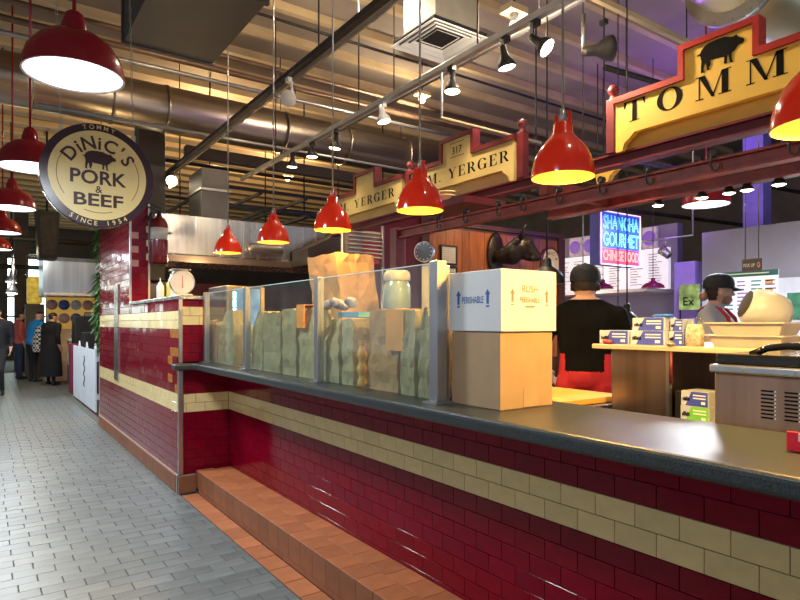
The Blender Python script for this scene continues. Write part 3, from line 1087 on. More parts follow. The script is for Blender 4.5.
def chain(b, p0, p1, link=0.03, r=0.0035):
    p0, p1 = Vector(p0), Vector(p1)
    n = max(1, int((p1 - p0).length / link))
    for i in range(n):
        a, c = p0.lerp(p1, i / n), p0.lerp(p1, (i + 1) / n)
        off = Vector((0.006, 0, 0)) if i % 2 else Vector((0, 0.006, 0))
        b.bar(a + off, c + off, .004, .004)
        b.bar(a - off, c - off, .004, .004)


for s in (-1, 1):
    p = Vector((SX + s * .235, SY + .03, SZ + .28))
    B().box(p.x - .012, p.x + .012, p.y - .02, p.y - .012 + .02, p.z - .01, p.z + .05).build('hook_plate', mat('brass', (0.7, 0.6, 0.35), .3, .8), t)
    b = B()
    chain(b, p + Vector((0, 0, .045)), (p.x + s * .01 - .05, p.y + .02, 4.6), .04)
    b.build('chain', M_conduit, t)

# ================================================================== name boards and meat rails
ND = Vector((0, -1, 0))       # reading direction of boards that face the aisle


def name_board(yc, w, lab, txt, total, number=None, pig=False, rise=0.165, x=3.30, face=M_signcream2, th=.088, sx=1.1, tshift=0.0):
    """board facing -x, centred on yc; raised middle panel; scalloped brackets below"""
    t = thing('name_board', lab, 'sign', (x, yc, 2.47))
    z0, z1 = 2.566, 2.775
    h = w / 2
    pw = 0.185
    o = Vector((x, yc, 0))
    out = [(-h, z0 - .10), (-h + .045, z0 - .10), (-h + .06, z0 - .055), (-h + .11, z0 - .02), (-h + .13, z0), (h - .13, z0), (h - .11, z0 - .02), (h - .06, z0 - .055), (h - .045, z0 - .10), (h, z0 - .10),
           (h, z1), (pw, z1), (pw, z1 + rise), (-pw, z1 + rise), (-pw, z1), (-h, z1)]
    B().prism(out, o, ND, ZD, .04).build('board', face, t)
    fr = B()
    f = .032
    for a0, a1, c0, c1 in ((-h - .01, -pw - f, z1 - .004, z1 + f), (pw + f, h + .01, z1 - .004, z1 + f), (-pw - f, pw + f, z1 + rise, z1 + rise + f), (-pw - f, -pw, z1 - .004, z1 + rise), (pw, pw + f, z1 - .004, z1 + rise)):
        fr.box(x - .06, x + .02, yc - a1, yc - a0, c0, c1)
    fr.build('frame_moulding', M_maroon if not pig else mat('bright_red_moulding', (0.42, 0.03, 0.02), .4, var=.15), t)
    B().box(x + .03, x + .04, yc - h + .02, yc + h - .02, 2.47, z0 + .05).build('back_panel', face, t)
    serif_text(lambda g: g.build('letter', M_ink, t), txt, th, o + Vector((-.0415, total / 2 + tshift, z0 + (.066 if pig else .055))), ND, ZD, total, lift=0.0, sx=sx)
    L = B()
    if number:
        put_text(L, number, .085, o + Vector((-.0415, 0, z1 + .045)), ND, ZD, .008)
        L.build('number', M_ink, t)
        for dz in (.02, .135):
            B().box(x - .0415, x - .0405, yc - .09, yc + .09, z1 + dz, z1 + dz + .004).build('rule_line', M_ink, t)
    if pig:
        B().prism(scale_poly(PIG, .245), o + Vector((-.0405, -.01, z1 + .078)), ND, ZD, .003).build('pig_silhouette', M_ink, t)
    return t


name_board(1.675, 1.27, 'bright yellow name board with black pig and TOMMY lettering', 'TOMMY', 1.15, pig=True, face=M_signyellow, th=.128, sx=1.12)
name_board(3.84, 1.30, 'old yellow name board numbered 317 above the maroon meat rail', 'M. YERGER', 1.0, number='317', tshift=-.10)
name_board(5.30, 1.30, 'old yellow name board with blank panel under the fat duct', 'M. YERGER', 1.06)

for (y, lab) in ((3.142, 'maroon turned post at the end of the numbered name board'), (2.36, 'maroon turned post at the end of the pig name board'), (4.57, 'maroon turned post between the two old name boards'), (.985, 'maroon turned post at the outer end of the pig name board')):
    t = thing('turned_post', lab, 'post', (3.31, y, 2.475), 'maroon posts of the name boards')
    B().box(3.27, 3.34, y - .03, y + .03, 2.477, 2.82).build('shaft', M_maroon, t, bevel=.004)
    B().lathe([(.034, 2.82), (.022, 2.835), (.018, 2.85), (.034, 2.868), (.036, 2.89), (.022, 2.912), (.0, 2.922)], (3.305, y, 0), 16).build('finial', M_maroon, t)

# yellow bracket between posts
b = B().prism([(0, 0), (.07, 0), (.10, .06), (.16, .10), (.16, .17), (-.06, .17), (-.06, .10), (-.02, .06)], (3.6, 2.66, 2.36), ND, ZD, .05)
tag(b.build('sign_bracket', M_signyellow), 'small yellow scalloped bracket between the posts above the rail', 'bracket')


def ibeam(lab, x, z, h, w, y0, y1, m, name='steel_beam'):
    b = B()
    b.box(x - w / 2, x + w / 2, y0, y1, z + h - .012, z + h)
    b.box(x - .006, x + .006, y0, y1, z + .012, z + h - .012)
    b.box(x - w / 2, x + w / 2, y0, y1, z, z + .012)
    return tag(b.build(name, m), lab, 'beam', 'steel beams under the name boards')


ibeam('dark red steel beam carrying the name boards', 3.33, 2.395, .08, .09, 0.3, 6.15, M_maroon)
RAIL = ibeam('red oxide meat rail with iron hooks above the boxes', 3.0, 2.135, .080, .07, 0.4, 4.28, M_rust, 'meat_rail')
ibeam('red oxide steel beam carrying small downlights behind the meat rail', 3.62, 2.20, .085, .08, 0.5, 3.16, M_rust)
b = B().box(2.95, 3.70, 2.60, 2.66, 2.2225, 2.30)
b.box(2.95, 3.70, 2.60, 2.66, 2.3005, 2.312)
tag(b.build('cross_beam', M_rust), 'short red cross beam joining the meat rail to the beam behind', 'beam')
b = B().prism([(0, 0), (.62, 0), (.62, .05), (.06, .05)], (2.9, 3.95, 2.29), ND, ZD, -.42)
tag(b.build('storage_shelf', M_maroon), 'maroon board shelf under the numbered name board', 'shelf')
# bucket and tools on the shelf
p = Vector((3.12, 3.80, 2.341))
t = thing('bucket', 'pale ribbed bucket on the maroon shelf below the number board', 'bucket', tuple(p))
B().lathe([(0, 0), (.055, 0), (.066, .12), (.07, .12), (.07, .13), (.062, .13), (.05, .006), (0, .006)], tuple(p), 18).build('pail', M_signcream, t)
B().lathe([(.071, .09), (.073, .095), (.071, .10)], tuple(p), 18).build('rib', M_signcream, t)
b = B().cyl((3.05, 3.5, 2.365), (3.05, 3.62, 2.365), .022, n=10).cyl((3.05, 3.62, 2.365), (3.05, 3.66, 2.365), .035, n=10)
tag(b.build('funnel', M_iron), 'small dark metal funnel lying on the maroon shelf', 'funnel')

# hooks along the meat rail
for k, y in enumerate((3.72, 3.40, 3.05, 2.82, 2.52, 2.2, 1.9, 1.55, 1.2)):
    t = thing('meat_hook', 'iron roller hook on the red meat rail', 'hook', (2.99, y, 2.16), 'iron hooks along the meat rail')
    B().cyl((2.955, y, 2.236), (2.985, y, 2.236), .020, n=14).build('roller', M_iron, t)
    path = [(2.958, y, 2.236), (2.950, y, 2.21), (2.948, y, 2.18), (2.948, y - .008, 2.155), (2.948, y - .026, 2.143), (2.948, y - .042, 2.155), (2.948, y - .04, 2.175)]
    B().tube(path, .006, 6).build('hook_bar', M_iron, t)

# downlights under the rear beam
for k, u_ in enumerate((658, 702, 729, 747, 779)):
    q = ray_x(u_, 200, 3.62)
    t = thing('downlight', 'small round lit downlight under the rear red beam', 'light', (3.62, q.y, 2.15), 'downlights under the rear red beam')
    B().lathe([(0, 2.199), (.02, 2.199), (.034, 2.175), (.036, 2.165)], (3.62, q.y, 0), 16).build('housing', M_iron, t)
    B().lathe([(.0355, 2.166), (.02, 2.158), (0, 2.157)], (3.62, q.y, 0), 16).build('lens', M_bulb, t)
for y in (2.0, 1.3):
    lamp('SPOT', 'downlight_beam', (3.62, y, 2.13), 14, (1, .84, .6), .04, (0, 0, 0), 120, .7)

# ------------------------------------------------------------------ timber wall with bull's head
WY = 6.0
b = B().box(4.62, 7.18, WY + .012, WY + .12, -0.004, 2.66)
wall_t = struct(b.build('wall_timber', M_wood_dark), 'varnished vertical board wall behind the counter')
x = 4.64
rnd = random.Random(8)
while x < 7.02:
    w = 0.135
    o = B().box(x, x + w - .006, WY - .004 + rnd.uniform(0, .004), WY + .0115, 0.9, 2.62).build('plank', M_wood, wall_t)
    x += w
B().box(4.62, 7.18, WY - .03, WY + .14, 2.661, 2.72).build('top_rail', M_wood_dark, wall_t)
B().box(7.04, 7.18, WY - .035, WY + .011, -0.004, 2.655).build('end_post', M_wood_dark, wall_t)
b = B().box(3.55, 4.50, WY + .012, WY + .10, -.004, 2.72)
struct(b.build('wall_panel', mat('maroon_panel', (0.13, 0.006, 0.012), .45, var=.1)), 'plain maroon wall panel beside the timber wall')
lamp('SPOT', 'wall_washer', (5.6, 5.1, 2.95), 45, (1, .74, .45), .06, (math.radians(28), 0, 0), 120, .6)
p = Vector((5.6, 5.1, 3.0))
t = thing('track_spotlight', 'dark spotlight washing the timber wall from above', 'spotlight', tuple(p), 'track spotlights')
B().lathe([(0, .15), (.03, .15), (.035, .08), (.06, .02), (.064, 0), (.0, .01)], tuple(p), 16).build('lamp_housing', M_iron, t)
B().cyl((p.x, p.y, p.z + .15), (p.x, p.y, 5.19), .01, n=6).build('stem', M_iron, t)

# dark red steel column under the end of the rail
b = B().box(2.95, 3.05, 4.285, 4.385, 0.0, 2.23)
tag(b.build('steel_column', M_maroon, bevel=.006), 'dark maroon steel column at the far end of the meat rail', 'column')
b = B().box(4.50, 4.615, WY - .03, WY + .10, 0.0, 2.75)
tag(b.build('timber_post', M_wood_dark, bevel=.006), 'dark timber post between maroon panel and board wall', 'post')

# framed certificates
for (v0, v1, lab) in ((246, 264, 'framed pale certificate higher on the timber wall'), (267, 286, 'framed pale certificate lower on the timber wall')):
    a, c = ray_y(441, v1, WY - .03), ray_y(457.5, v0, WY - .03)
    t = thing('framed_certificate', lab, 'picture', ((a.x + c.x) / 2, WY - .03, a.z))
    fr = B()
    for q in ((a.x, c.x, c.z - .02, c.z), (a.x, c.x, a.z, a.z + .02), (a.x, a.x + .02, a.z + .02, c.z - .02), (c.x - .02, c.x, a.z + .02, c.z - .02)):
        fr.box(q[0], q[1], WY - .03, WY - .005, q[2], q[3])
    fr.build('frame', M_black, t)
    B().box(a.x + .02, c.x - .02, WY - .02, WY - .008, a.z + .02, c.z - .02).build('paper', mat('aged_paper', (0.62, 0.54, 0.44), .6), t)
    ln = B()
    for k in range(6):
        zz = a.z + .05 + k * (c.z - a.z - .1) / 6
        ln.box(a.x + .05, c.x - .05, WY - .0215, WY - .0205, zz, zz + .004)
    ln.build('print', mat('faded_print', (0.3, 0.26, 0.22), .7), t)

# arched name plaque
a = ray_y(549, 262, WY)
t = thing('arched_sign', 'arched cream sign with maroon border on the timber wall', 'sign', (a.x, WY - .05, 1.9))
def arch(r, zb, zc):
    return [(-r, zb)] + [(-r, zc)] + [(r * math.cos(PI - PI * k / 16), zc + r * math.sin(PI - PI * k / 16)) for k in range(1, 16)] + [(r, zc), (r, zb)]
B().prism(arch(.20, -.35, .0), (a.x, WY - .006, a.z + .02), XD, ZD, .03).build('border', M_maroon, t)
B().prism(arch(.165, -.34, .0), (a.x, WY - .034, a.z + .02), XD, ZD, .008).build('board', M_signcream, t)
b = B()
arc_text(b, "DiNiC'S", .075, (a.x, WY - .043, a.z + .01), .095, 0, .42, XD, ZD, .004)
b.build('lettering', M_ink, t)


# ------------------------------------------------------------------ remeshed organic bodies
def cap_parts(bm, p0, r0, p1, r1):
    vs = []
    for p, r in ((p0, r0), (p1, r1)):
        for k in range(7):
            ph = -PI / 2 + PI * k / 6
            for i in range(10):
                w = 2 * PI * i / 10
                vs.append(bm.verts.new((p[0] + r * math.cos(ph) * math.cos(w), p[1] + r * math.cos(ph) * math.sin(w), p[2] + r * math.sin(ph))))
    res = bmesh.ops.convex_hull(bm, input=vs)
    bmesh.ops.delete(bm, geom=list({v for v in res['geom_interior'] + res['geom_unused'] if isinstance(v, bmesh.types.BMVert)}), context='VERTS')


def hull_ell(bm, ells):
    """convex hull of several ellipsoids (centre, radii)"""
    vs = []
    for c, r in ells:
        for k in range(9):
            ph = -PI / 2 + PI * k / 8
            for i in range(14):
                w = 2 * PI * i / 14
                vs.append(bm.verts.new((c[0] + r[0] * math.cos(ph) * math.cos(w), c[1] + r[1] * math.cos(ph) * math.sin(w), c[2] + r[2] * math.sin(ph))))
    res = bmesh.ops.convex_hull(bm, input=vs)
    bmesh.ops.delete(bm, geom=list({v for v in res['geom_interior'] + res['geom_unused'] if isinstance(v, bmesh.types.BMVert)}), context='VERTS')


def organic(name, caps, ells, mats, region, voxel=0.012, smooth=6, parent=None):
    bm = bmesh.new()
    for p0, r0, p1, r1 in caps:
        cap_parts(bm, p0, r0, p1, r1)
    for e in ells:
        hull_ell(bm, e)
    me = bpy.data.meshes.new(name)
    bm.to_mesh(me)
    bm.free()
    o = bpy.data.objects.new(name, me)
    COL.objects.link(o)
    md = o.modifiers.new('remesh', 'REMESH')
    md.mode = 'VOXEL'
    md.voxel_size = voxel
    ms = o.modifiers.new('smooth', 'SMOOTH')
    ms.factor = 0.5
    ms.iterations = smooth
    dg = bpy.context.evaluated_depsgraph_get()
    new = bpy.data.meshes.new_from_object(o.evaluated_get(dg))
    o.modifiers.clear()
    o.data = new
    bpy.data.meshes.remove(me)
    new.name = name
    new.materials.clear()
    for m in mats:
        new.materials.append(m)
    for p in new.polygons:
        p.use_smooth = True
        p.material_index = region(p.center) if region else 0
    if parent is not None:
        o.parent = parent
    return o


# bull's head trophy
p = ray_y(499, 249, WY - .03)
t = thing('bull_head', 'dark bronze bull head trophy mounted on the timber wall', 'trophy', (p.x, WY - .006, p.z - .3))
M_bronze = mat('dark_bronze', (0.030, 0.020, 0.014), .38, .5, var=.3, scale=20, bump=.1)
B().lathe([(0, 0), (.20, 0), (.21, .015), (.18, .035), (0, .04)], n=28, M=Matrix.Translation((-.06, -.012, .22)) @ Matrix.Rotation(PI / 2, 4, 'X') @ Matrix.Diagonal((.75, 1.45, 1, 1))).build('plaque', M_bronze, t, local=True)
d = Vector((.66, -.75, 0)).normalized()
s = Vector((d.y, -d.x, 0)) * -1
def bp(f, l, z):
    q = d * f + s * l
    return (q.x, q.y - .24, z + .27)
caps = [(bp(.02, 0, -.06), .15, bp(.12, 0, .03), .14), (bp(.12, 0, .04), .135, bp(.21, 0, .05), .115), (bp(.20, 0, .04), .105, bp(.31, 0, -.07), .078), (bp(.31, 0, -.09), .078, bp(.345, 0, -.10), .070),
        (bp(.29, .05, -.13), .035, bp(.33, .04, -.13), .03), (bp(.29, -.05, -.13), .035, bp(.33, -.04, -.13), .03), (bp(.17, .0, -.05), .09, bp(.27, 0, -.12), .05),
        (bp(.20, .095, .075), .028, bp(.25, .085, .04), .026), (bp(.20, -.095, .075), .028, bp(.25, -.085, .04), .026), (bp(.14, -.06, .15), .045, bp(.14, .06, .15), .045)]
for q in (-1, 1):
    caps += [(bp(.15, q * .08, .15), .038, bp(.15, q * .19, .17), .030), (bp(.15, q * .19, .17), .030, bp(.19, q * .25, .25), .014), (bp(.19, q * .25, .25), .014, bp(.22, q * .25, .30), .007),
             (bp(.11, q * .12, .09), .026, bp(.07, q * .21, .07), .034), (bp(.07, q * .21, .07), .034, bp(.05, q * .27, .05), .012)]
caps += [(bp(-.12, 0, -.09), .10, bp(.02, 0, -.06), .14)]
organic('head', caps, [], [M_bronze], None, .012, 3, t)

# ------------------------------------------------------------------ black heat lamps
def heat_lamp(lab, x, y, z, r, lit=False):
    t = thing('heat_lamp', lab, 'lamp', (x, y, z), 'black heat lamps')
    B().lathe([(r, 0), (r * .96, .045), (r * .78, .085), (r * .45, .112), (r * .30, .125), (r * .28, .17), (r * .16, .185), (0, .19)], (x, y, z), 24).build('lamp_shade', M_black, t)
    B().lathe([(r * .98, .001), (r * .7, .07), (0, .1)], (x, y, z), 24).build('shade_lining', M_conduit, t)
    B().cyl((x, y, z + .185), (x, y, 5.19), .006, n=6).build('cord', M_black, t)
p = ray_x(547, 284, 3.3)
heat_lamp('black heat lamp hanging in front of the arched sign', p.x, p.y, p.z, .125)
p = ray_x(627, 327, 4.15)
heat_lamp('black heat lamp hanging beside the man in black', p.x, p.y, p.z, .095)

# long chains hanging by the neon sign
for (u_, X, v1, lab) in ((618, 4.4, 345, 'beaded chain hanging across the neon sign'), (583, 4.9, 275, 'beaded chain hanging behind the man in the black cap')):
    q = ray_x(u_, v1, X)
    b = B()
    chain(b, (q.x, q.y, q.z), (q.x, q.y, 5.19), .05)
    tag(b.build('hanging_chain', M_iron), lab, 'chain')

# ------------------------------------------------------------------ neon sign
YN = 4.0
a, c = ray_y(600, 262, YN), ray_y(639, 217, YN)
x0, x1, z0, z1 = a.x, c.x, a.z - .02, c.z
t = thing('neon_sign', 'blue and red neon box sign reading SHANGHA GOURMET CHINESE FOOD', 'sign', ((x0 + x1) / 2, YN, z0))
zm = z0 + (z1 - z0) * .31
B().box(x0, x1, YN, YN + .13, z0, z1).build('cabinet', mat('neon_cabinet', (0.10, 0.10, 0.45), .4), t)
B().box(x0 + .02, x1 - .02, YN - .006, YN - .001, zm, z1 - .02).build('blue_panel', mat('blue_backlight', (0.01, 0.05, 0.4), .3, emit=.32, emit_rgb=(0.0, 0.05, 0.7)), t)
B().box(x0 + .02, x1 - .02, YN - .006, YN - .001, z0 + .02, zm).build('red_panel', mat('red_backlight', (0.4, 0.01, 0.03), .3, emit=.55, emit_rgb=(0.85, 0.02, 0.06)), t)
b = B()
for q in (((x0, z0), (x1, z0)), ((x1, z0), (x1, z1)), ((x1, z1), (x0, z1)), ((x0, z1), (x0, z0))):
    b.cyl((q[0][0], YN - .015, q[0][1]), (q[1][0], YN - .015, q[1][1]), .007, n=8)
b.build('border_tube', mat('pink_neon', (1, .7, 1), .4, emit=1.0, emit_rgb=(.85, .5, 1.0)), t)


def neon_text(name, txt, size, o, width, m, parent):
    cu = bpy.data.curves.new(name, 'FONT')
    cu.body = txt
    cu.size = 1.0
    cu.fill_mode = 'NONE'
    cu.bevel_depth = .013
    cu.bevel_resolution = 1
    cu.resolution_u = 3
    tmp = bpy.data.objects.new(name, cu)
    COL.objects.link(tmp)
    me = bpy.data.meshes.new_from_object(tmp.evaluated_get(bpy.context.evaluated_depsgraph_get()))
    bpy.data.objects.remove(tmp)
    bpy.data.curves.remove(cu)
    xs = [v.co.x for v in me.vertices]
    k = width / (max(xs) - min(xs))
    mid = (max(xs) + min(xs)) / 2
    base = Vector(wloc(parent))
    for v in me.vertices:
        v.co = Vector((o[0] + (v.co.x - mid) * k, o[1] - v.co.z * size * .5, o[2] + v.co.y * size)) - base
    me.name = name
    me.materials.clear()
    me.materials.append(m)
    ob = bpy.data.objects.new(name, me)
    ob.parent = parent
    COL.objects.link(ob)
    return ob


M_cyan = mat('cyan_neon', (0.4, .9, 1), .4, emit=1.3, emit_rgb=(0.08, 0.65, 1.0))
M_rneon = mat('red_neon', (1, .4, .35), .4, emit=1.5, emit_rgb=(1.0, 0.30, 0.2))
xm, ww, hh = (x0 + x1) / 2, (x1 - x0) * .90, (z1 - z0)
neon_text('neon_tube', 'SHANGHA', hh * .36, (xm, YN - .018, z0 + hh * .68), ww, M_cyan, t)
neon_text('neon_tube', 'GOURMET', hh * .36, (xm, YN - .018, z0 + hh * .36), ww, M_cyan, t)
neon_text('neon_tube', 'CHINESE FOOD', hh * .27, (xm, YN - .018, z0 + hh * .085), ww, M_rneon, t)
for x in (x0 + .15, x1 - .15):
    B().cyl((x, YN + .06, z1), (x, YN + .06, 5.19), .008, n=6).build('hanger_rod', M_iron, t)
lamp('POINT', 'neon_glow', (xm, YN - .35, (z0 + z1) / 2), 8, (0.35, 0.45, 1.0), .2)

# ------------------------------------------------------------------ far stalls facing the counter
XS = 9.0
# menu wall of the neon stall
M_lite = mat('lightbox_menu', (0.85, 0.82, 0.84), .4, var=.03, emit=.55, emit_rgb=(.95, .92, 1.0))
M_menutext = mat('menu_print', (0.35, 0.33, 0.38), .6)
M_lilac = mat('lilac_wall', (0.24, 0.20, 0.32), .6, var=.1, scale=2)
a, c = ray_x(556, 291, XS), ray_x(668, 244, XS)
zb, zt, ya, yc = c.z - .56, c.z, c.y, a.y
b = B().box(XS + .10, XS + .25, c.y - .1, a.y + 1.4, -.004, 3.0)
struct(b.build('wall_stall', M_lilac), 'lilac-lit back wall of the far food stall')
zt = 2.62
zb = 1.95
nb = 3
for k in range(nb):
    y0 = ya + (yc - ya) * k / nb
    y1 = ya + (yc - ya) * (k + 1) / nb
    lab = ('lit white menu panel at the purple end of the neon stall', 'lit white menu panel in the middle below the neon sign', 'lit white menu panel behind the man in the black cap')[k]
    t = thing('menu_board', lab, 'menu board', (XS, (y0 + y1) / 2, zb), 'lit menu panels of the neon stall')
    B().box(XS + .03, XS + .095, y0 + .01, y1 - .01, zb, zt).build('lightbox', M_lite, t)
    L = B()
    rnd = random.Random(k + 50)
    for ci in range(2):
        ys = y1 - .06 - ci * (y1 - y0 - .08) / 2
        for r in range(12):
            zz = zt - .10 - r * (zt - zb - .14) / 12
            L.box(XS + .026, XS + .029, ys - rnd.uniform(.12, .24), ys, zz, zz + .014)
    L.build('menu_lines', M_menutext, t)['kind'] = 'stuff'
# photos above the menus
for k, (u0, u1) in enumerate(((568, 580), (581, 595), (641, 655))):
    p, q = ray_x(u0, 268, XS), ray_x(u1, 248, XS)
    lab = ('dish photo panel above the menus, farthest from the neon sign', 'dish photo panel above the menus next to the neon sign', 'dish photo panel above the menus on the purple side')[k]
    t = thing('dish_photo', lab, 'picture', (XS + .05, (p.y + q.y) / 2, 2.64), 'dish photos above the menus')
    B().box(XS + .04, XS + .095, q.y, p.y, 2.64, 2.98).build('panel', mat('photo_panel', (0.55, 0.45, 0.5), .5, var=.4, scale=12, emit=.15, emit_rgb=(.8, .6, .8)), t)
    ym = (p.y + q.y) / 2
    B().lathe([(0, .0), (.09, .0), (.12, .012)], n=16, M=Matrix.Translation((XS + .038, ym, 2.80)) @ Matrix.Rotation(-PI / 2, 4, 'Y')).build('dish', mat('photo_dish', (0.25, 0.12, 0.5), .5, emit=.3, emit_rgb=(.3, .15, .7)), t)
# stall hood lip / shelf
b = B().box(XS - .75, XS + .09, ya - .1, yc + .6, 1.88, 1.93)
tag(b.build('stall_shelf', mat('pale_shelf', (0.75, 0.66, 0.6), .4)), 'pale canopy shelf under the lit menu panels', 'shelf')
b = B().box(XS - .75, XS - .1, ya - .1, yc + .6, 0.0, 1.15)
tag(b.build('stall_counter', mat('stall_front', (0.35, 0.28, 0.33), .5)), 'far food stall counter below the lit menus', 'counter')
# small magenta pendants
M_mag = mat('magenta_enamel', (0.20, 0.006, 0.06), .3)
for (u_, v_, lab) in ((603, 289, 'small magenta pendant lamp below the neon sign'), (653, 288, 'small magenta pendant lamp in front of the purple end panel')):
    p = ray_x(u_, v_, XS - 1.1)
    t = thing('pendant_lamp', lab, 'lamp', tuple(p), 'small magenta pendant lamps')
    B().lathe([(.16, 0), (.15, .03), (.11, .065), (.05, .085), (.03, .10), (.03, .14), (0, .15)], tuple(p), 24).build('lamp_shade', M_mag, t)
    B().lathe([(.155, .001), (.1, .04), (0, .06)], tuple(p), 24).build('shade_lining', M_white, t)
    B().cyl((p.x, p.y, p.z + .14), (p.x, p.y, 5.19), .006, n=6).build('cord', M_black, t)
lamp('POINT', 'stall_glow', (XS - 1.2, 6.4, 1.75), 18, (1, .85, .8), .15)
# purple column and side panel
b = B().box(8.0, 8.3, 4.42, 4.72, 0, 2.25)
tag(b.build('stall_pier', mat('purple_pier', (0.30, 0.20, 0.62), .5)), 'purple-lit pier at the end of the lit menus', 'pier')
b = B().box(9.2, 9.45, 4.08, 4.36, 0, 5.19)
tag(b.build('hall_column', mat('column_purple_light', (0.22, 0.16, 0.60), .55)), 'square hall column with purple light in its colour above the grey screen wall', 'column')  # purple light is put into the column's base colour
lamp('POINT', 'pier_glow', (7.6, 4.7, 2.7), 12, (.36, .16, 1.0), .15)
# small projector on pole
p = ray_x(666, 253, 8.1)
t = thing('stage_light', 'small stage light on a thin arm above the purple pier', 'spotlight', tuple(p))
B().cyl((p.x, p.y - .05, p.z - .05), (p.x, p.y + .07, p.z + .06), .05, .07, 14).build('can', M_conduit, t)
B().cyl((p.x, p.y, p.z + .09), (p.x, p.y, p.z + .2), .01, n=6).build('yoke', M_conduit, t)
B().cyl((p.x, p.y - .4, p.z + .21), (p.x, p.y + .9, p.z + .21), .014, n=6).build('arm', M_conduit, t)
B().cyl((p.x, p.y - .4, p.z + .21), (p.x, p.y - .4, 5.095), .014, n=6).build('pole', M_conduit, t)

# right stall: grey screen wall, menu board below it
XR = 8.0
a = ray_x(702, 232, XR)
b = B().box(XR, XR + .12, -2.0, a.y, 1.95, 2.62)
so = b.build('wall_screen', mat('grey_screen', (0.22, 0.20, 0.22), .3, var=.15, scale=1.2))
struct(so, 'plain grey fascia wall above the right-hand menu')
b = B().box(XR + .003, XR + .12, -2.0, a.y, -.004, 1.949)
struct(b.build('wall_menu', mat('pale_stall_wall', (0.62, 0.62, 0.66), .5)), 'pale stall wall carrying the green menu')
lamp('POINT', 'right_stall_glow', (XR - 1.3, 2.6, 2.2), 42, (.93, .93, 1), .2)
lamp('POINT', 'fascia_glow', (XR - .9, 1.8, 2.35), 12, (.8, .9, 1), .1)
p, q = ray_x(717, 312, XR), ray_x(779, 269, XR)
yl, yr, zt = p.y, q.y, q.z
t = thing('menu_board', 'large white menu board with dark green header behind the bearded man', 'menu board', (XR, (yl + yr) / 2, 1.4))
B().box(XR - .02, XR - .001, yr, yl, 1.35, zt).build('board', mat('menu_white', (0.80, 0.80, 0.82), .4, emit=.25), t)
B().box(XR - .026, XR - .021, yr, yl, zt - .07, zt).build('header_band', mat('menu_green', (0.02, 0.10, 0.07), .4), t)
L = B()
L.box(XR - .028, XR - .0265, yr + .1, yl - .15, zt - .04, zt - .026)
L.build('header_text', mat('header_print', (0.6, 0.55, 0.3), .5), t)
rnd = random.Random(77)
for nm, colr, seed in (('menu_lines', (0.05, 0.25, 0.2), 1), ('menu_lines', (0.35, 0.15, 0.4), 2), ('menu_photo', (0.7, 0.35, 0.08), 3)):
    L = B()
    if nm == 'menu_lines':
        for ci in range(2):
            ys = yl - .10 - (ci * 2 + seed - 1) * .17
            for r in range(9):
                zz = zt - .14 - r * .05
                L.box(XR - .0245, XR - .0205, ys - rnd.uniform(.08, .14), ys, zz, zz + .018)
    else:
        for r in range(4):
            zz = zt - .18 - r * .11
            B().box(XR - .0245, XR - .0205, yr + .06, yr + .15, zz, zz + .06).build('menu_photo', mat('menu_ink_3', colr, .5), t)
    if nm == 'menu_lines':
        L.build(nm, mat('menu_ink_%d' % seed, colr, .5), t)['kind'] = 'stuff'
p, q = ray_x(788, 312, XR), ray_x(812, 292, XR)
b = B().box(XR - .02, XR - .001, q.y, p.y, 1.45, q.z)
tag(b.build('poster', mat('green_poster', (0.04, 0.2, 0.1), .5, var=.5, scale=9)), 'small dark green poster at the edge of the pale stall wall', 'poster')
# colourful small banner left of the bearded man
p, q = ray_x(679, 310, 7.8), ray_x(699, 284, 7.8)
t = thing('banner', 'small green and yellow banner with white script beside the pier', 'banner', (7.8, (p.y + q.y) / 2, p.z))
B().box(7.8, 7.83, q.y, p.y, p.z, q.z).build('cloth', mat('banner_green', (0.30, 0.42, 0.12), .6, var=.6, scale=8), t)
L = B()
put_text(L, 'Ex', .16, (7.795, (p.y + q.y) / 2, p.z + .06), ND, ZD, .01)
L.build('script', M_ink, t)
B().cyl((7.815, q.y + .01, 0), (7.815, q.y + .01, p.z), .012, n=6).build('stand', M_black, t)
B().cyl((7.815, p.y - .01, 0), (7.815, p.y - .01, p.z), .012, n=6).build('stand', M_black, t)

# pick up sign on wires
YP = 3.0
a, c = ray_y(742, 270, YP), ray_y(761, 258, YP)
p, q = ray_x(742, 272, 4.6), ray_x(761, 258, 4.6)
t = thing('pick_up_sign', 'small brown PICK UP sign hanging on two wires', 'sign', (4.6, (p.y + q.y) / 2, p.z))
zt, zb, yl, yr = q.z + .0, p.z, p.y, q.y
B().box(4.6, 4.615, yr, yl, zb, zt).build('board', mat('brown_sign', (0.10, 0.065, 0.05), .5), t)
L = B()
put_text(L, 'PICK UP', .034, (4.5985, (yl + yr) / 2 + .016, (zb + zt) / 2 - .012), ND, ZD, .01, width=(yl - yr) * .60)
L.build('lettering', mat('sign_white_print', (0.8, 0.78, 0.72), .5), t)
L = B()
for qd in ring_poly(0, 0, (.010, .020), (.005, .012), 0, 2 * PI, 14):
    L.add([(4.5985, yr + .016 - x, (zb + zt) / 2 + z) for x, z in qd], [(0, 1, 2, 3)])
L.build('round_mark', mat('sign_red_print', (0.7, 0.3, 0.25), .5), t)
for yy in (yl - .02, yr + .02):
    B().cyl((4.607, yy, zt), (4.607, yy, 5.19), .004, n=6).build('wire', M_conduit, t)

# large dome lamp beyond the rail
p = ray_x(706, 205, 6.0)
aisle_lamp(p.x, p.y, p.z, 'wide white-lit dome lamp hanging beyond the meat rail', 95)
# hall clutter: dark hanging pipes beyond the right stall
for (y, z, lab) in ((5.0, 3.6, 'dark pipe crossing high behind the purple column'), (6.4, 3.3, 'lower dark pipe crossing behind the purple column'), (4.4, 4.4, 'highest dark pipe over the far stalls')):
    tag(B().cyl((6.0, y, z), (13.4, y - .8, z), .035, n=8).build('ceiling_pipe', M_iron), lab, 'pipe', 'pipes under the ceiling')

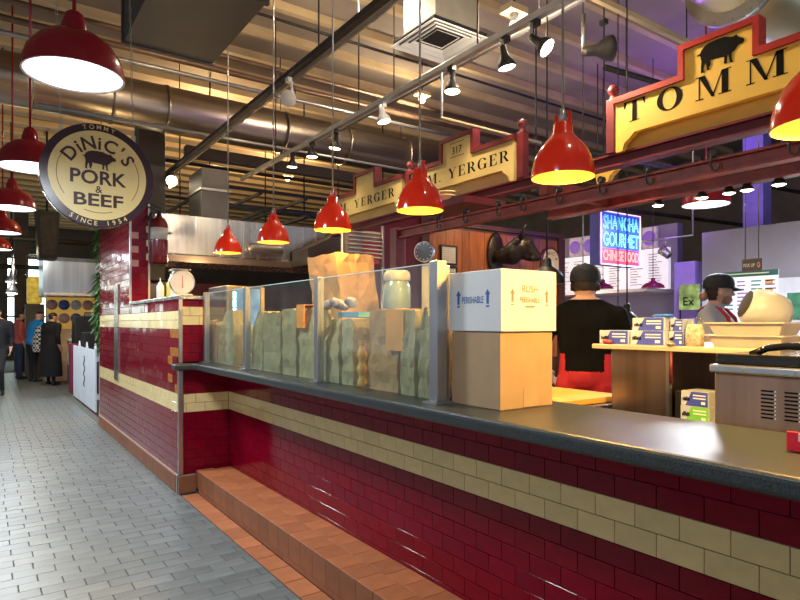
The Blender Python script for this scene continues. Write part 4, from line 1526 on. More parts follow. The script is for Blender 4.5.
# ================================================================== on and behind the counter
CT = 1.0702
# glass guard
t = thing('glass_screen', 'clear glass screen with grey steel posts standing on the counter', 'screen', (1.54, 3.5, CT))
PY = (1.935, 2.995, 4.10, 5.03)
M_post = mat('grey_post', (0.40, 0.39, 0.39), .35, .85, var=.08)
for k, y in enumerate(PY):
    w = .021 if k else .026
    po = B().box(1.54 - w, 1.54 + w, y - w, y + w, CT + .008, 1.655).build('post', M_post, t, bevel=.003)
    B().box(1.54 - .045, 1.54 + .045, y - .045, y + .045, CT, CT + .008).build('foot_plate', M_post, po)
B().box(1.57, 1.60, 1.93, 1.965, CT + .008, 1.64).build('post', M_post, t, bevel=.003)
for k in range(3):
    B().box(1.537, 1.543, PY[k] + .027, PY[k + 1] - .022, CT + .012, 1.645).build('glass_panel', M_glass, t)
M_edge = mat('glass_edge', (0.62, 0.75, 0.68), .15, spec=.8)
for k in range(3):
    B().box(1.5365, 1.5435, PY[k] + .027, PY[k + 1] - .022, 1.6455, 1.650).build('glass_edge', M_edge, t)

# cardboard boxes
def carton(lab, x0, x1, y0, y1, z0, z1, m, cat='box'):
    t = thing('carton', lab, cat, ((x0 + x1) / 2, (y0 + y1) / 2, z0))
    B().box(x0, x1, y0, y1, z0, z1).build('body', m, t, bevel=.003)
    return t


t = carton('plain brown cardboard box standing on the granite counter', 1.595, 1.885, 1.63, 1.912, CT, 1.366, M_card)
B().box(1.735, 1.745, 1.632, 1.910, 1.3662, 1.3668).build('top_seam', M_ink, t)
B().box(1.72, 1.80, 1.6285, 1.6298, CT + .004, CT + .075).build('parcel_tape', mat('parcel_tape', (0.50, 0.33, 0.2), .2), t)
t = carton('white carton printed PERISHABLE stacked on the brown cardboard box', 1.588, 1.895, 1.618, 1.920, 1.3675, 1.604, mat('white_carton', (0.72, 0.72, 0.71), .55, var=.03))
M_blueink = mat('blue_print', (0.05, 0.13, 0.42), .6)
L = B()
xf = 1.5865
ym = 1.775
put_text(L, 'PERISHABLE', .038, (xf, ym, 1.478), ND, ZD, .004, width=.125)
ARW = [(-.006, -.028), (.006, -.028), (.006, .008), (.014, .008), (0, .028), (-.014, .008), (-.006, .008)]
for yy in (ym + .085, ym - .085):
    L.prism(ARW, (xf + .0008, yy, 1.502), ND, ZD, .001)
    L.box(xf - .0002, xf + .0008, yy - .008, yy + .008, 1.462, 1.468)
L.build('print', M_blueink, t)
L = B()
yf = 1.6165
xm = 1.742
put_text(L, 'RUSH', .040, (xm, yf, 1.518), XD, ZD, .002, width=.085)
M_gp = mat('grey_print', (0.24, 0.19, 0.15), .6)
L.build('print', M_gp, t)
L = B()
put_text(L, 'PERISHABLE', .032, (xm, yf, 1.478), XD, ZD, .001, width=.11)
L.build('print', M_gp, t)
L = B()
L.box(xm - .025, xm + .025, yf - .0002, yf + .0008, 1.460, 1.466)
L.build('print', M_gp, t)
for xx in (xm - .095, xm + .095):
    L = B()
    L.prism(scale_poly(ARW, .9), (xx, yf + .0008, 1.505), XD, ZD, .001)
    L.box(xx - .007, xx + .007, yf - .0002, yf + .0008, 1.468, 1.473)
    L.build('arrow_print', M_gp, t)


# paper bags
def paper_bag(lab, cx, cy, z, w, d, h, yaw, m, seed, top='fold', grp='paper bags behind the glass', crease=.010, lean=(0, 0), name='paper_bag'):
    rnd = random.Random(seed)
    nseg, nz = 6, 9
    rings = []
    ca, sa = math.cos(yaw), math.sin(yaw)
    for k in range(nz + 1):
        f = k / nz
        ww, dd = w, d
        if top == 'fold' and f > .75:
            dd = d * (1 - .85 * (f - .75) / .25)
        elif top == 'open':
            dd = d * (1 + .06 * f)
        if top == 'crush' and f > .6:
            q = (f - .6) / .4
            ww, dd = w * (1 - .35 * q), d * (1 - .6 * q)
        off = rnd.uniform(-1, 1) * crease * 1.6 if 0 < k < nz else 0
        ww, dd = ww + off, dd + off
        ring = []
        c = [(-ww / 2, -dd / 2), (ww / 2, -dd / 2), (ww / 2, dd / 2), (-ww / 2, dd / 2)]
        for e in range(4):
            a, bb = c[e], c[(e + 1) % 4]
            for i in range(nseg):
                g = i / nseg
                x = a[0] + (bb[0] - a[0]) * g
                y = a[1] + (bb[1] - a[1]) * g
                amp = crease * (0 if k == 0 else 1)
                gus = 0
                if e in (1, 3) and 0 < g < 1:
                    gus = (1 - abs(2 * g - 1)) * .25 * ww * (f * .5)
                    x += gus * (-1 if e == 1 else 1) * .4
                x += rnd.uniform(-amp, amp)
                y += rnd.uniform(-amp, amp)
                zz = z + h * f + (rnd.uniform(-amp, amp) * 1.3 if 0 < k else 0)
                ring.append((cx + x * ca - y * sa + lean[0] * f, cy + x * sa + y * ca + lean[1] * f, zz))
        rings.append(ring)
    b = B()
    n = 4 * nseg
    vs = [p for r in rings for p in r]
    fs = []
    for k in range(nz):
        for i in range(n):
            a, bq = k * n + i, k * n + (i + 1) % n
            fs.append((a, bq, bq + n) if (i + k) % 2 else (a, bq, a + n))
            fs.append((a, bq + n, a + n) if (i + k) % 2 else (bq, bq + n, a + n))
    fs.append(tuple(reversed(range(n))))
    if top != 'open':
        fs.append(tuple(nz * n + i for i in range(n)))
    b.add(vs, fs)
    t = thing(name, lab, 'bag', (cx, cy, z), grp)
    o = b.build('bag_body', m, t)
    if top == 'fold':
        tb = B()
        e0 = [rings[-1][0], rings[-1][nseg]]
        dx, dy = -sa * .0, 0
        p0, p1 = Vector(rings[-1][0]), Vector(rings[-1][nseg])
        nrm = Vector((sa, -ca, 0)) * .012
        mid0 = (p0 + Vector(rings[-1][3 * nseg])) / 2
        mid1 = (p1 + Vector(rings[-1][2 * nseg])) / 2
        dn = Vector((0, 0, -.045))
        u2 = Vector((0, 0, .004))
        tb.add([mid0 + u2 - nrm, mid1 + u2 - nrm, mid1 + u2 + nrm, mid0 + u2 + nrm, mid0 + dn + nrm * 2.4, mid1 + dn + nrm * 2.4],
               [(0, 1, 2, 3), (3, 2, 5, 4)])
        tb.build('folded_top', m, t)
    return t


Z = CT + .001
specs = [  # u of far edge, u of near edge, depth(x), height, x centre, kraft?
    (205, 217, .16, .34, 1.675, 'g', 'flat', 'squat pale bag at the far end of the glass, beside the steel post'),
    (218, 234, .17, .43, 1.68, 'g', 'crush', 'pale paper bag standing beside the lit cooler'),
    (251, 262, .17, .41, 1.68, 'g', 'crush', 'pale paper bag just past the second steel post'),
    (263, 281, .17, .40, 1.69, 'g', 'flat', 'wide pale paper bag, second past the steel post'),
    (282, 297, .17, .415, 1.68, 'g', 'flat', 'pale paper bag with folded top in the middle pane'),
    (298, 315, .17, .42, 1.68, 'g', 'crush', 'crumpled pale paper bag against the third steel post'),
    (322, 340, .16, .345, 1.67, 'g', 'crush', 'low crumpled pale paper bag under the big open bag'),
    (341, 354, .16, .35, 1.67, 'g', 'flat', 'low pale paper bag under the blue tray'),
    (369, 399, .18, .395, 1.69, 'k', 'flat', 'brown paper bag with orange front beside the blue jug'),
    (400, 416, .18, .385, 1.68, 'g', 'flat', 'narrow pale bag between the orange one and the end post'),
    (417, 433, .18, .39, 1.68, 'g', 'fold', 'pale paper bag next to the last steel post'),
]
for k, (u0, u1, d, h, X, kind, top, lab) in enumerate(specs):
    ya_, yb_ = ray_x(u0, 350, X - d / 2).y, ray_x(u1, 350, X - d / 2).y
    paper_bag(lab, X, (ya_ + yb_) / 2, Z, d, ya_ - yb_ - .022, h, 0, M_kraft if kind == 'k' else M_kraft_green, 100 + k, top, crease=.0055)
# orange paper band on the brown bag
# yellow rolled bag between
q = ray_x(362, 390, 1.60)
t = thing('bread_roll_bag', 'tall yellow twisted paper sleeve standing between the bags', 'bag', (1.60, q.y, Z))
pr = []
for k in range(13):
    f = k / 12
    pr.append((.021 + .005 * math.sin(f * 17), f * .20))
B().lathe([(0, 0)] + pr + [(.012, .215), (.022, .24)], (1.60, q.y, Z), 12).build('sleeve', mat('yellow_paper', (0.66, 0.38, 0.08), .6, var=.2, scale=20), t)
# big open brown bag
p = ray_x(352, 318, 1.93)
t = paper_bag('large open brown paper bag leaning over the glass screen', 2.22, 3.84, 1.302, .31, .42, .60, .0, M_kraft, 7, 'open', None, .005, (-.01, .13), 'paper_bag')
# orange and yellow paper scraps on bag tops
for (u_, v_, X, sx, sy, colr, lab) in ((211, 309, 1.675, .10, .17, (0.95, 0.42, 0.03), 'bright yellow paper sheet lying on the bags at the far end'),
                                       (273, 308, 1.69, .10, .08, (0.9, 0.30, 0.03), 'orange paper sheet lying on the bag past the steel post')):
    q = ray_x(u_, v_, X)
    b = B()
    vs = []
    rnd = random.Random(int(u_))
    for i in range(4):
        for j in range(4):
            vs.append((q.x - sx / 2 + sx * i / 3, q.y - sy / 2 + sy * j / 3, CT + (.347 if u_ == 211 else .402) + (rnd.uniform(0, .012) if i in (0, 3) else .0)))
    fs = [(i * 4 + j, i * 4 + 4 + j, i * 4 + 5 + j, i * 4 + 1 + j) for i in range(3) for j in range(3)]
    vs2 = [(x, y, z + .004) for x, y, z in vs]
    b.add(vs2, fs).add(vs, [tuple(reversed(f)) for f in fs])
    tag(b.build('paper_sheet', mat('orange_paper_%d' % int(u_), colr, .6, var=.1)), lab, 'paper')
q = ray_x(302, 320, 1.585)
b = B().box(1.572, 1.580, q.y - .05, q.y + .05, CT + .30, CT + .436)
b.box(1.572, 1.66, q.y - .05, q.y + .05, CT + .437, CT + .441)
tag(b.build('orange_slip', mat('orange_paper_272', (0.9, 0.3, 0.03), .6)), 'orange paper slip folded over the bag by the third post', 'paper')
q = ray_x(393, 330, 1.58)
b = B().box(1.586, 1.592, q.y - .075, q.y + .07, CT + .20, CT + .392)
tag(b.build('orange_slip', mat('orange_kraft', (0.75, 0.33, 0.08), .6, var=.15)), 'orange paper flap hanging over the brown bag', 'paper')

# steel pass shelf behind the counter
t = thing('pass_shelf', 'steel pass-through shelf standing behind the bags', 'shelf', (2.22, 3.8, 0))
B().box(2.04, 2.40, 2.40, 5.39, 1.262, 1.30).build('shelf_top', M_steel_dark, t, bevel=.004)
B().box(2.04, 2.40, 2.40, 5.39, .55, .58).build('lower_shelf', M_steel_dark, t)
for x in (2.07, 2.37):
    for y in (2.44, 5.34):
        lg = B().cyl((x, y, .581), (x, y, 1.261), .018, n=8).cyl((x, y, .0), (x, y, .549), .018, n=8).build('leg', M_steel_dark, t)
# blue water jug
q = ray_x(397, 300, 2.22)
t = thing('drink_jug', 'big bluish clear drinks jug with lid beside the dial scale', 'jug', (2.22, q.y, 1.301))
M_jug = mat('bluish_plastic', (0.22, 0.29, 0.34), .12, var=.15, scale=8, spec=.7)
B().lathe([(0, 0), (.085, 0), (.09, .02), (.09, .14), (.082, .15), (.082, .17), (.09, .18), (.09, .33), (.08, .36), (.078, .37)], (2.22, q.y, 1.301), 24).build('jug_body', M_jug, t)
B().lathe([(.083, .371), (.088, .38), (.086, .42), (.07, .44), (0, .442)], (2.22, q.y, 1.301), 24).build('lid', mat('grey_lid', (.34, .34, .33), .4), t)
B().cyl((2.13, q.y, 1.36), (2.09, q.y, 1.35), .014, n=10).build('tap', M_white, t)
# stack of foam cups
for k, (u_, n_) in enumerate(((334, 1), (341, 2), (349, 3), (357, 2))):
    q = ray_x(u_, 300, 2.085)
    q.y -= .32
    for j in range(n_):
        z = 1.301 + j * .055
        t = tag(B().lathe([(0, 0), (.020, 0), (.026, .052), (.029, .053), (.029, .058), (.024, .058), (.0185, .004), (0, .004)], (2.085, q.y, z), 14).build('foam_cup', M_white),
                ('single white foam cup on the pass shelf', ('bottom', 'top')[min(j, 1)] + ' white foam cup in the stack of two by the single cup', ('bottom', 'middle', 'topmost')[j] + ' white foam cup in the stack of three', ('bottom', 'top')[min(j, 1)] + ' white foam cup in the stack of two beyond the tall one')[k], 'cup', 'white foam cups on the pass shelf')
# tubs and coloured packs on pass shelf
for (u_, w, h, colr, lab) in ((277, .14, .10, (0.03, 0.03, 0.035), 'black plastic tub on the pass shelf beside the cooler'), (289, .16, .13, (0.05, 0.05, 0.055), 'black lidded food tub on the pass shelf'),
                              (305, .15, .12, (0.10, 0.10, 0.12), 'dark grey food tub on the pass shelf behind the third post'), (418, .12, .09, (0.05, 0.07, 0.20), 'dark blue pack on the pass shelf below the dial scale')):
    q = ray_x(u_, 300, 2.25)
    t = thing('food_tub', lab, 'tub', (2.25, q.y, 1.301))
    B().box(2.16, 2.34, q.y - w / 2, q.y + w / 2, 1.301, 1.301 + h).build('tub', mat('tub_' + str(u_), colr, .3), t, bevel=.01)
    B().box(2.15, 2.35, q.y - w / 2 - .01, q.y + w / 2 + .01, 1.301 + h, 1.312 + h).build('lid', mat('tub_lid', (.55, .55, .56), .3), t, bevel=.004)
# blue tray and pale packs behind the glass, on the bags
q = ray_x(352, 331, 1.69)
b = B().box(1.66, 1.80, q.y - .12, q.y + .11, CT + .362, CT + .39)
tag(b.build('blue_tray', mat('blue_plastic', (0.15, 0.38, 0.62), .35)), 'flat light blue pack lying on the low bags', 'pack')
q = ray_x(344, 316, 1.74)
b = B()
rnd = random.Random(3)
for k in range(9):
    b.ell((1.74 + rnd.uniform(-.07, .07), q.y + rnd.uniform(-.13, .12), CT + .425 + rnd.uniform(0, .03)), (.035, .045, .025), 8, 6)
tag(b.build('wrapped_rolls', mat('lilac_wrap', (0.40, 0.33, 0.38), .35, var=.5, scale=18)), 'heap of film-wrapped rolls on the blue pack', 'food')

# dial scale on column
q = ray_x(425, 251, 2.90)
t = thing('dial_scale', 'tall cream column scale with round steel dial behind the glass', 'scale', (2.95, q.y, 0))
B().box(2.90, 3.03, q.y - .05, q.y + .05, 1.301, 1.86).build('column', mat('cream_enamel', (0.66, 0.60, 0.46), .35), t, bevel=.01)
Md = Matrix.Translation((2.90, q.y, 1.965)) @ Matrix.Rotation(math.radians(35), 4, 'Z') @ Matrix.Rotation(-PI / 2, 4, 'Y')
B().lathe([(0, 0), (.075, 0), (.083, .01), (.083, .05), (.079, .056), (.074, .05)], M=Md @ Matrix.Translation((0, 0, -.02)), n=28).build('dial_case', M_chrome, t)
B().lathe([(.076, .031), (0, .0315)], M=Md, n=28).build('dial_face', mat('dial_grey', (0.10, 0.12, 0.15), .2), t)
L = B()
for k in range(12):
    a_ = 2 * PI * k / 12
    L.add([Md @ Vector((r * math.cos(a_ + w), r * math.sin(a_ + w), .0325)) for r, w in ((.058, -.05), (.068, -.05), (.068, .05), (.058, .05))], [(0, 1, 2, 3)])
L.build('dial_marks', M_white, t)['kind'] = 'stuff'
B().box(2.80, 3.15, q.y - .16, q.y + .16, 1.2, 1.30).build('base', M_steel_dark, t)
B().box(2.82, 3.13, q.y - .14, q.y + .14, 0, 1.199).build('stand', M_steel_dark, t)

# round scale on the low wall
p = ray_x(190, 283, 1.43)
t = thing('kitchen_scale', 'white kitchen scale with round dial and red needle on the low wall', 'scale', (1.43, p.y, 1.629))
Yk = 5.40
B().box(1.37, 1.52, Yk - .05, Yk + .12, 1.629, 1.655).build('base', mat('cream_enamel', (.66, .60, .46)), t, bevel=.006)
B().box(1.375, 1.50, Yk, Yk + .10, 1.655, 1.86).build('housing', mat('cream_enamel', (.66, .60, .46)), t, bevel=.015)
Md = Matrix.Translation((1.435, Yk - .005, 1.755)) @ Matrix.Rotation(PI / 2, 4, 'X')
B().lathe([(0, -.01), (.105, -.01), (.108, .03), (.100, .036), (.098, .028)], M=Md, n=32).build('dial_case', M_chrome, t)
B().lathe([(.099, .0285), (0, .029)], M=Md, n=32).build('dial_face', mat('dial_white', (0.62, 0.62, 0.64), .3), t)
B().prism([(-.004, -.05), (.004, -.05), (.002, .06), (-.002, .06)], (1.435, Yk - .0345, 1.755), XD, ZD, .001).build('needle', mat('needle_red', (.6, .02, .03), .4), t)
B().box(1.36, 1.51, Yk - .02, Yk + .14, 1.861, 1.875).build('pan', M_steel, t, bevel=.004)
# bottles beside the scale
for (dx, dy, h, r, colr, lab) in ((.0, .30, .16, .034, (0.75, 0.68, 0.42), 'cream squeeze bottle on the low wall beside the kitchen scale'),
                                  (.03, .55, .20, .036, (0.70, 0.55, 0.10), 'mustard yellow squeeze bottle on the low wall'),
                                  (.0, .82, .18, .036, (0.78, 0.76, 0.66), 'pale tall sauce bottle farther along the low wall')):
    q = (1.45 + dx, Yk + dy, 1.629)
    t = thing('squeeze_bottle', lab, 'bottle', q, 'squeeze bottles on the low wall')
    B().lathe([(0, 0), (r, 0), (r, h * .75), (r * .6, h * .85), (r * .5, h * .86)], q, 16).build('bottle', mat('bottle_%d' % int(dy * 100), colr, .35), t)
    B().lathe([(r * .55, h * .861), (r * .5, h * .93), (r * .15, h), (r * .1, h * 1.2), (0, h * 1.21)], q, 14).build('nozzle', M_white, t)
# cooler with lit edge
t = thing('drinks_cooler', 'upright cooler with glowing light-blue door edge behind the bags', 'cooler', (2.05, 5.65, 0))
B().box(1.84, 2.20, 5.42, 5.95, 0.0, 1.745).build('cabinet', M_steel_dark, t, bevel=.008)
B().box(1.93, 2.16, 5.405, 5.418, 0.75, 1.72).build('door_glass', mat('cooler_poster', (0.16, 0.30, 0.55), .2, var=.6, scale=7, emit=.35, emit_rgb=(.25, .45, .9)), t)
for k in range(12):
    B().box(1.90, 1.926, 5.402, 5.418, 0.80 + k * .075, .865 + k * .075).build('light_cell', mat('cooler_light', (.7, .9, 1), .3, emit=3.0, emit_rgb=(.55, .85, 1)), t)
B().box(2.165, 2.20, 5.398, 5.418, .7, 1.735).build('door_frame', mat('warm_frame', (.62, .42, .22), .4), t)

# kitchen hood
t = thing('exhaust_hood', 'long brushed steel kitchen exhaust hood over the cooking line', 'hood', (3.1, 8.4, 2.16))
out = [(0, 2.80), (0, 2.30), (-.03, 2.28), (-.03, 2.20), (.05, 2.20), (.9, 2.20), (.9, 2.80)]
B().prism([(y, z) for y, z in out], (4.3, 8.0, 0), (0, 1, 0), (0, 0, 1), -2.5).build('hood_canopy', M_steel, t)
B().box(1.78, 4.32, 7.955, 7.969, 2.19, 2.275).build('lip', mat('lip_steel', (0.30, 0.22, 0.17), .35, .8), t)
B().box(3.05, 3.55, 7.972, 7.9985, 2.36, 2.70).build('access_panel', M_chrome, t)
pth = [(3.0 + .5 * k / 8, 7.95, 2.44 + .0 * k) for k in range(9)]
B().tube(pth, .06, 12).build('duct_elbow', M_conduit, t)
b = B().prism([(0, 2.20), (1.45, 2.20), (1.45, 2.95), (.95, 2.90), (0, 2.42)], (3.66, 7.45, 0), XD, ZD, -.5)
tag(b.build('hood_end', mat('dark_grey_steel', (0.12, 0.105, 0.095), .4, .6)), 'dark sloping steel housing at the right end of the hood', 'hood')  # plain dark grey steel in one even colour
t = thing('pressure_gauge', 'small round white gauge on the dark sloping hood', 'gauge', (4.1, 7.43, 2.28))
Md = Matrix.Translation((4.06, 7.445, 2.33)) @ Matrix.Rotation(PI / 2, 4, 'X')
B().lathe([(0, 0), (.045, 0), (.045, .015), (.04, .018)], M=Md, n=20).build('case', M_chrome, t)
B().lathe([(.04, .016), (0, .0165)], M=Md, n=20).build('face', mat('dial_white', (.8, .8, .82)), t)
# kitchen back wall and cooking line under the hood
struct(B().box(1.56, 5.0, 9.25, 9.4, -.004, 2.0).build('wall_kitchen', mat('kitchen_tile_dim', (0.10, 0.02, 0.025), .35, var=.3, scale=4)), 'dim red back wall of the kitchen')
for k, (x0, x1, h, lab) in enumerate(((1.7, 2.5, 1.5, 'tall black oven at the left of the cooking line'), (2.6, 3.6, 1.60, 'black double oven with steel rail under the hood'), (3.65, 4.6, 1.35, 'black griddle range at the right of the cooking line'))):
    t = thing('oven', lab, 'oven', ((x0 + x1) / 2, 8.4, 0), 'cooking line under the hood')
    B().box(x0, x1, 8.1, 8.9, 0, h).build('cabinet', M_black, t, bevel=.01)
    B().box(x0 + .08, x1 - .08, 8.07, 8.099, h - .55, h - .18).build('door', M_iron, t, bevel=.008)
    B().cyl((x0 + .1, 8.04, h - .14), (x1 - .1, 8.04, h - .14), .012, n=8).build('handle', M_chrome, t)
    for j in range(4):
        B().cyl((x0 + .15 + j * .12, 8.099, h - .06), (x0 + .15 + j * .12, 8.075, h - .06), .022, n=10).build('knob', M_conduit, t)
lamp('POINT', 'hood_light', (2.4, 7.6, 2.1), 26, (1, .7, .35), .05)
# louvred panel right of the hood
p, q = ray_y(347, 262, 5.6), ray_y(381, 232, 5.6)
t = thing('louvred_heater', 'pale louvred heater panel behind the big paper bag', 'heater', ((p.x + q.x) / 2, 5.6, p.z))
B().box(p.x, q.x, 5.62, 5.72, p.z, q.z).build('casing', mat('heater_casing', (0.45, 0.30, 0.22), .5), t)
B().box(p.x + .2, q.x, 5.612, 5.619, p.z, q.z - .1).build('red_patch', mat('red_patch', (.55, .05, .05), .5), t)
nl = 7
for k in range(nl):
    z = p.z + .03 + (q.z - p.z - .05) * k / nl
    B().box(p.x + .01, q.x - .01, 5.56, 5.611, z + .03, z + .042).build('louvre', mat('louvre_pale', (.70, .56, .42), .4), t)
B().cyl((q.x + .02, 5.6, .0), (q.x + .02, 5.6, q.z + .20), .02, n=8).build('stand_pipe', M_conduit, t)
B().cyl((p.x - .02, 5.67, .0), (p.x - .02, 5.67, q.z), .02, n=8).build('stand_pipe', M_conduit, t)
# draped grey cloth on pipe top
b = B().ell((q.x + .02, 5.58, q.z + .385), (.13, .09, .13), 10, 8)
b.ell((q.x - .06, 5.58, q.z + .34), (.08, .07, .10), 8, 6)
tag(b.build('cloth_bundle', mat('grey_cloth', (.30, .29, .28), .8, bump=.3)), 'grey cloth bundled on top of the stand pipe', 'cloth')

# fire extinguisher on pillar
ey = 6.98
ex = 1.615
t = thing('fire_extinguisher', 'dark red fire extinguisher mounted on the tiled pillar', 'extinguisher', (ex, ey, 2.06))
M_ext = mat('extinguisher_red', (0.17, 0.007, 0.011), .25, coat=.4)
B().lathe([(0, 2.06), (.085, 2.06), (.092, 2.075), (.092, 2.50), (.075, 2.545), (.035, 2.57), (.03, 2.59)], (ex, ey, 0), 24).build('cylinder', M_ext, t)
B().lathe([(.0925, 2.32), (.0932, 2.32), (.0932, 2.45), (.0925, 2.45)], (ex, ey, 0), 24).build('label_band', mat('label_grey', (.55, .52, .48), .4), t)
B().cyl((ex, ey, 2.59), (ex, ey, 2.64), .022, n=10).build('valve', M_black, t)
B().bar((ex + .02, ey, 2.64), (ex - .12, ey - .02, 2.67), .022, .014).build('handle', M_black, t)
B().bar((ex + .02, ey, 2.665), (ex - .10, ey - .02, 2.71), .022, .010).build('lever', M_black, t)
B().tube([(ex - .02, ey - .03, 2.62), (ex - .10, ey - .05, 2.60), (ex - .13, ey - .05, 2.52)], .012, 8).build('hose', M_black, t)
B().cyl((ex + .09, ey - .03, 2.40), (ex + .12, ey - .04, 2.40), .012, n=8).build('clamp_screw', M_black, t)
B().box(1.528, 1.545, ey - .0, ey + .08, 2.2, 2.6).build('wall_bracket', M_iron, t)

# ------------------------------------------------------------------ work table with cutting board
t = thing('work_table', 'low steel work table behind the counter in front of the man', 'table', (2.62, 2.7, 0))
B().box(2.42, 2.97, 1.99, 3.40, .93, .965).build('table_top', M_steel_dark, t, bevel=.004)
for x in (2.46, 2.93):
    for y in (2.04, 3.35):
        B().box(x - .02, x + .02, y - .02, y + .02, 0, .929).build('leg', M_steel_dark, t)
t = tag(B().box(2.43, 2.95, 2.04, 2.95, .966, 1.0).build('cutting_board', mat('yellow_board', (.72, .42, .10), .5, var=.12, scale=6), bevel=.006), 'large yellowish wooden cutting board on the work table', 'board')
t = thing('kitchen_knife', 'black-handled knife lying on the cutting board', 'knife', (2.72, 2.42, 1.001))
B().bar((2.60, 2.40, 1.012), (2.72, 2.36, 1.012), .022, .018).build('handle', M_black, t, bevel=.003)
B().bar((2.50, 2.435, 1.006), (2.60, 2.40, 1.006), .03, .003).build('blade', M_chrome, t)
for k, (x0, x1, y0, y1, z0, z1, colr, lab) in enumerate(((2.45, 2.92, 3.00, 3.36, .966, 1.02, (.10, .10, .11), 'flat dark tray at the bottom of the tray stack'),
                                                        (2.46, 2.91, 3.01, 3.35, 1.0205, 1.075, (.32, .33, .36), 'grey steel tray in the middle of the tray stack'),
                                                        (2.45, 2.92, 3.00, 3.36, 1.0755, 1.12, (.08, .08, .09), 'black tray on top of the tray stack'))):
    tag(B().box(x0, x1, y0, y1, z0, z1).build('food_tray', mat('tray_%d' % k, colr, .3, .4), bevel=.008), lab, 'tray', 'stacked food trays on the work table')
b = B()
b.prism([(-.2, -.14), (.2, -.14), (.22, .1), (.05, .16), (-.18, .12)], (2.68, 3.18, 1.121), (1, 0, 0), (0, 1, 0), .03)
tag(b.build('bread_loaf', mat('baked_bread', (.72, .38, .14), .6, var=.3, scale=14), bevel=.012), 'flat golden bread on top of the tray stack', 'bread')
# stray steel tray on the counter's back edge
b = B().box(2.06, 2.20, 1.72, 2.05, 1.02, 1.032)
tag(b.build('steel_lid', M_steel, bevel=.003), 'flat steel lid resting at the back edge of the counter', 'lid')
t = thing('back_ledge', 'narrow dark ledge just behind the granite counter', 'ledge', (2.13, 1.6, 0))
B().box(2.03, 2.25, 1.45, 2.36, .985, 1.0195).build('ledge_top', M_black, t)
B().box(2.04, 2.24, 1.46, 2.35, 0, .984).build('ledge_body', M_black, t)

# ------------------------------------------------------------------ steel prep station
XP = 2.75
t = thing('prep_station', 'steel prep station with pale board top holding glove boxes', 'cabinet', (3.1, 1.2, 0))
B().box(XP, 3.45, 1.66, 1.975, 0.0, 1.262).build('side_cabinet', brushed('warm_steel', (0.34, 0.26, 0.21), .32), t, bevel=.004)
B().box(XP - .012, XP + .012, 1.642, 1.659, 0.3, 1.262).build('corner_trim', M_chrome, t)
B().box(3.30, 3.45, .40, 1.655, 0.0, 1.262).build('back_panel', M_steel_dark, t)
B().box(XP, 3.299, .40, 1.641, .90, .93).build('shelf', M_steel_dark, t)
B().box(XP + .02, 3.299, .40, 1.64, 0, .899).build('base_cabinet', M_steel_dark, t)
B().box(XP - .04, 3.50, .55, 2.07, 1.263, 1.288).build('board_top', mat('pale_poly_board', (.48, .40, .28), .45, var=.06), t, bevel=.004)
B().cyl((XP - .03, 1.62, 1.05 + .06), (XP - .03, 1.62, 1.262), .008, n=8).build('hook_rod', M_maroon, t)
B().ell((XP - .035, 1.62, 1.30), (.022, .022, .012)).build('hook_cap', M_conduit, t)
TP = 1.2885

M_gblue = mat('glove_box_blue', (0.05, 0.075, 0.52), .4, var=.15, scale=9)
M_gwhite = mat('glove_box_white', (0.46, 0.50, 0.62), .4)
M_ggreen = mat('film_box_green', (0.16, 0.52, 0.08), .4)


def glove_box(lab, x0, y0, z0, L_, D_, H_, main=M_gblue, word='Stretch', grp='printed boxes on the prep station'):
    """box whose long printed face looks towards -x"""
    t = thing('glove_box', lab, 'box', (x0 + D_ / 2, y0 + L_ / 2, z0), grp)
    B().box(x0, x0 + D_, y0, y0 + L_, z0, z0 + H_).build('carton', M_gwhite, t, bevel=.002)
    B().prism([(0, 0), (L_ * .80, 0), (L_ * .80, H_ * .96), (L_ * .22, H_ * .96)], (x0 - .0006, y0 + L_ * .83, z0 + H_ * .02), ND, ZD, .0008).build('colour_panel', main, t)
    L = B()
    rb = random.Random(int(y0 * 1000))
    for q in range(6):
        yq = y0 + L_ * (.93 - .045 * q)
        L.box(x0 - .0022, x0 - .0016, yq - L_ * .032, yq, z0 + H_ * .34, z0 + H_ * rb.uniform(.5, .64))
    L.build('brand_print', M_ink, t)['kind'] = 'stuff'
    L = B()
    for k in range(2):
        L.box(x0 - .0022, x0 - .0016, y0 + L_ * .1, y0 + L_ * .55, z0 + H_ * (.5 + .2 * k), z0 + H_ * (.58 + .2 * k))
    L.box(x0 - .0022, x0 - .0016, y0 + L_ * .12, y0 + L_ * .26, z0 + H_ * .16, z0 + H_ * .34)
    L.build('white_print', M_white, t)
    return t


glove_box('blue and white box beside the man in black, alone at the end', XP + .02, 1.885, TP, .18, .12, .072)
glove_box('blue and white box at the bottom of the pair by the shaker', XP + .02, 1.685, TP, .19, .12, .072)
glove_box('blue and white box on top of the pair by the shaker', XP + .03, 1.69, TP + .0725, .18, .11, .066)
glove_box('small blue box at the bottom beside the spice shaker', XP + .05, 1.605, TP, .075, .11, .070)
glove_box('small blue box on top beside the spice shaker', XP + .055, 1.61, TP + .0705, .065, .10, .060)
b = B()
rnd = random.Random(2)
for k in range(6):
    b.ell((XP + .07 + rnd.uniform(-.03, .03), 1.73 + rnd.uniform(-.04, .04), TP + .148), (.022, .035, .009), 8, 6)
tag(b.build('blue_glove', mat('blue_nitrile', (.02, .14, .62), .35)), 'crumpled blue nitrile glove on top of the blue boxes', 'glove')
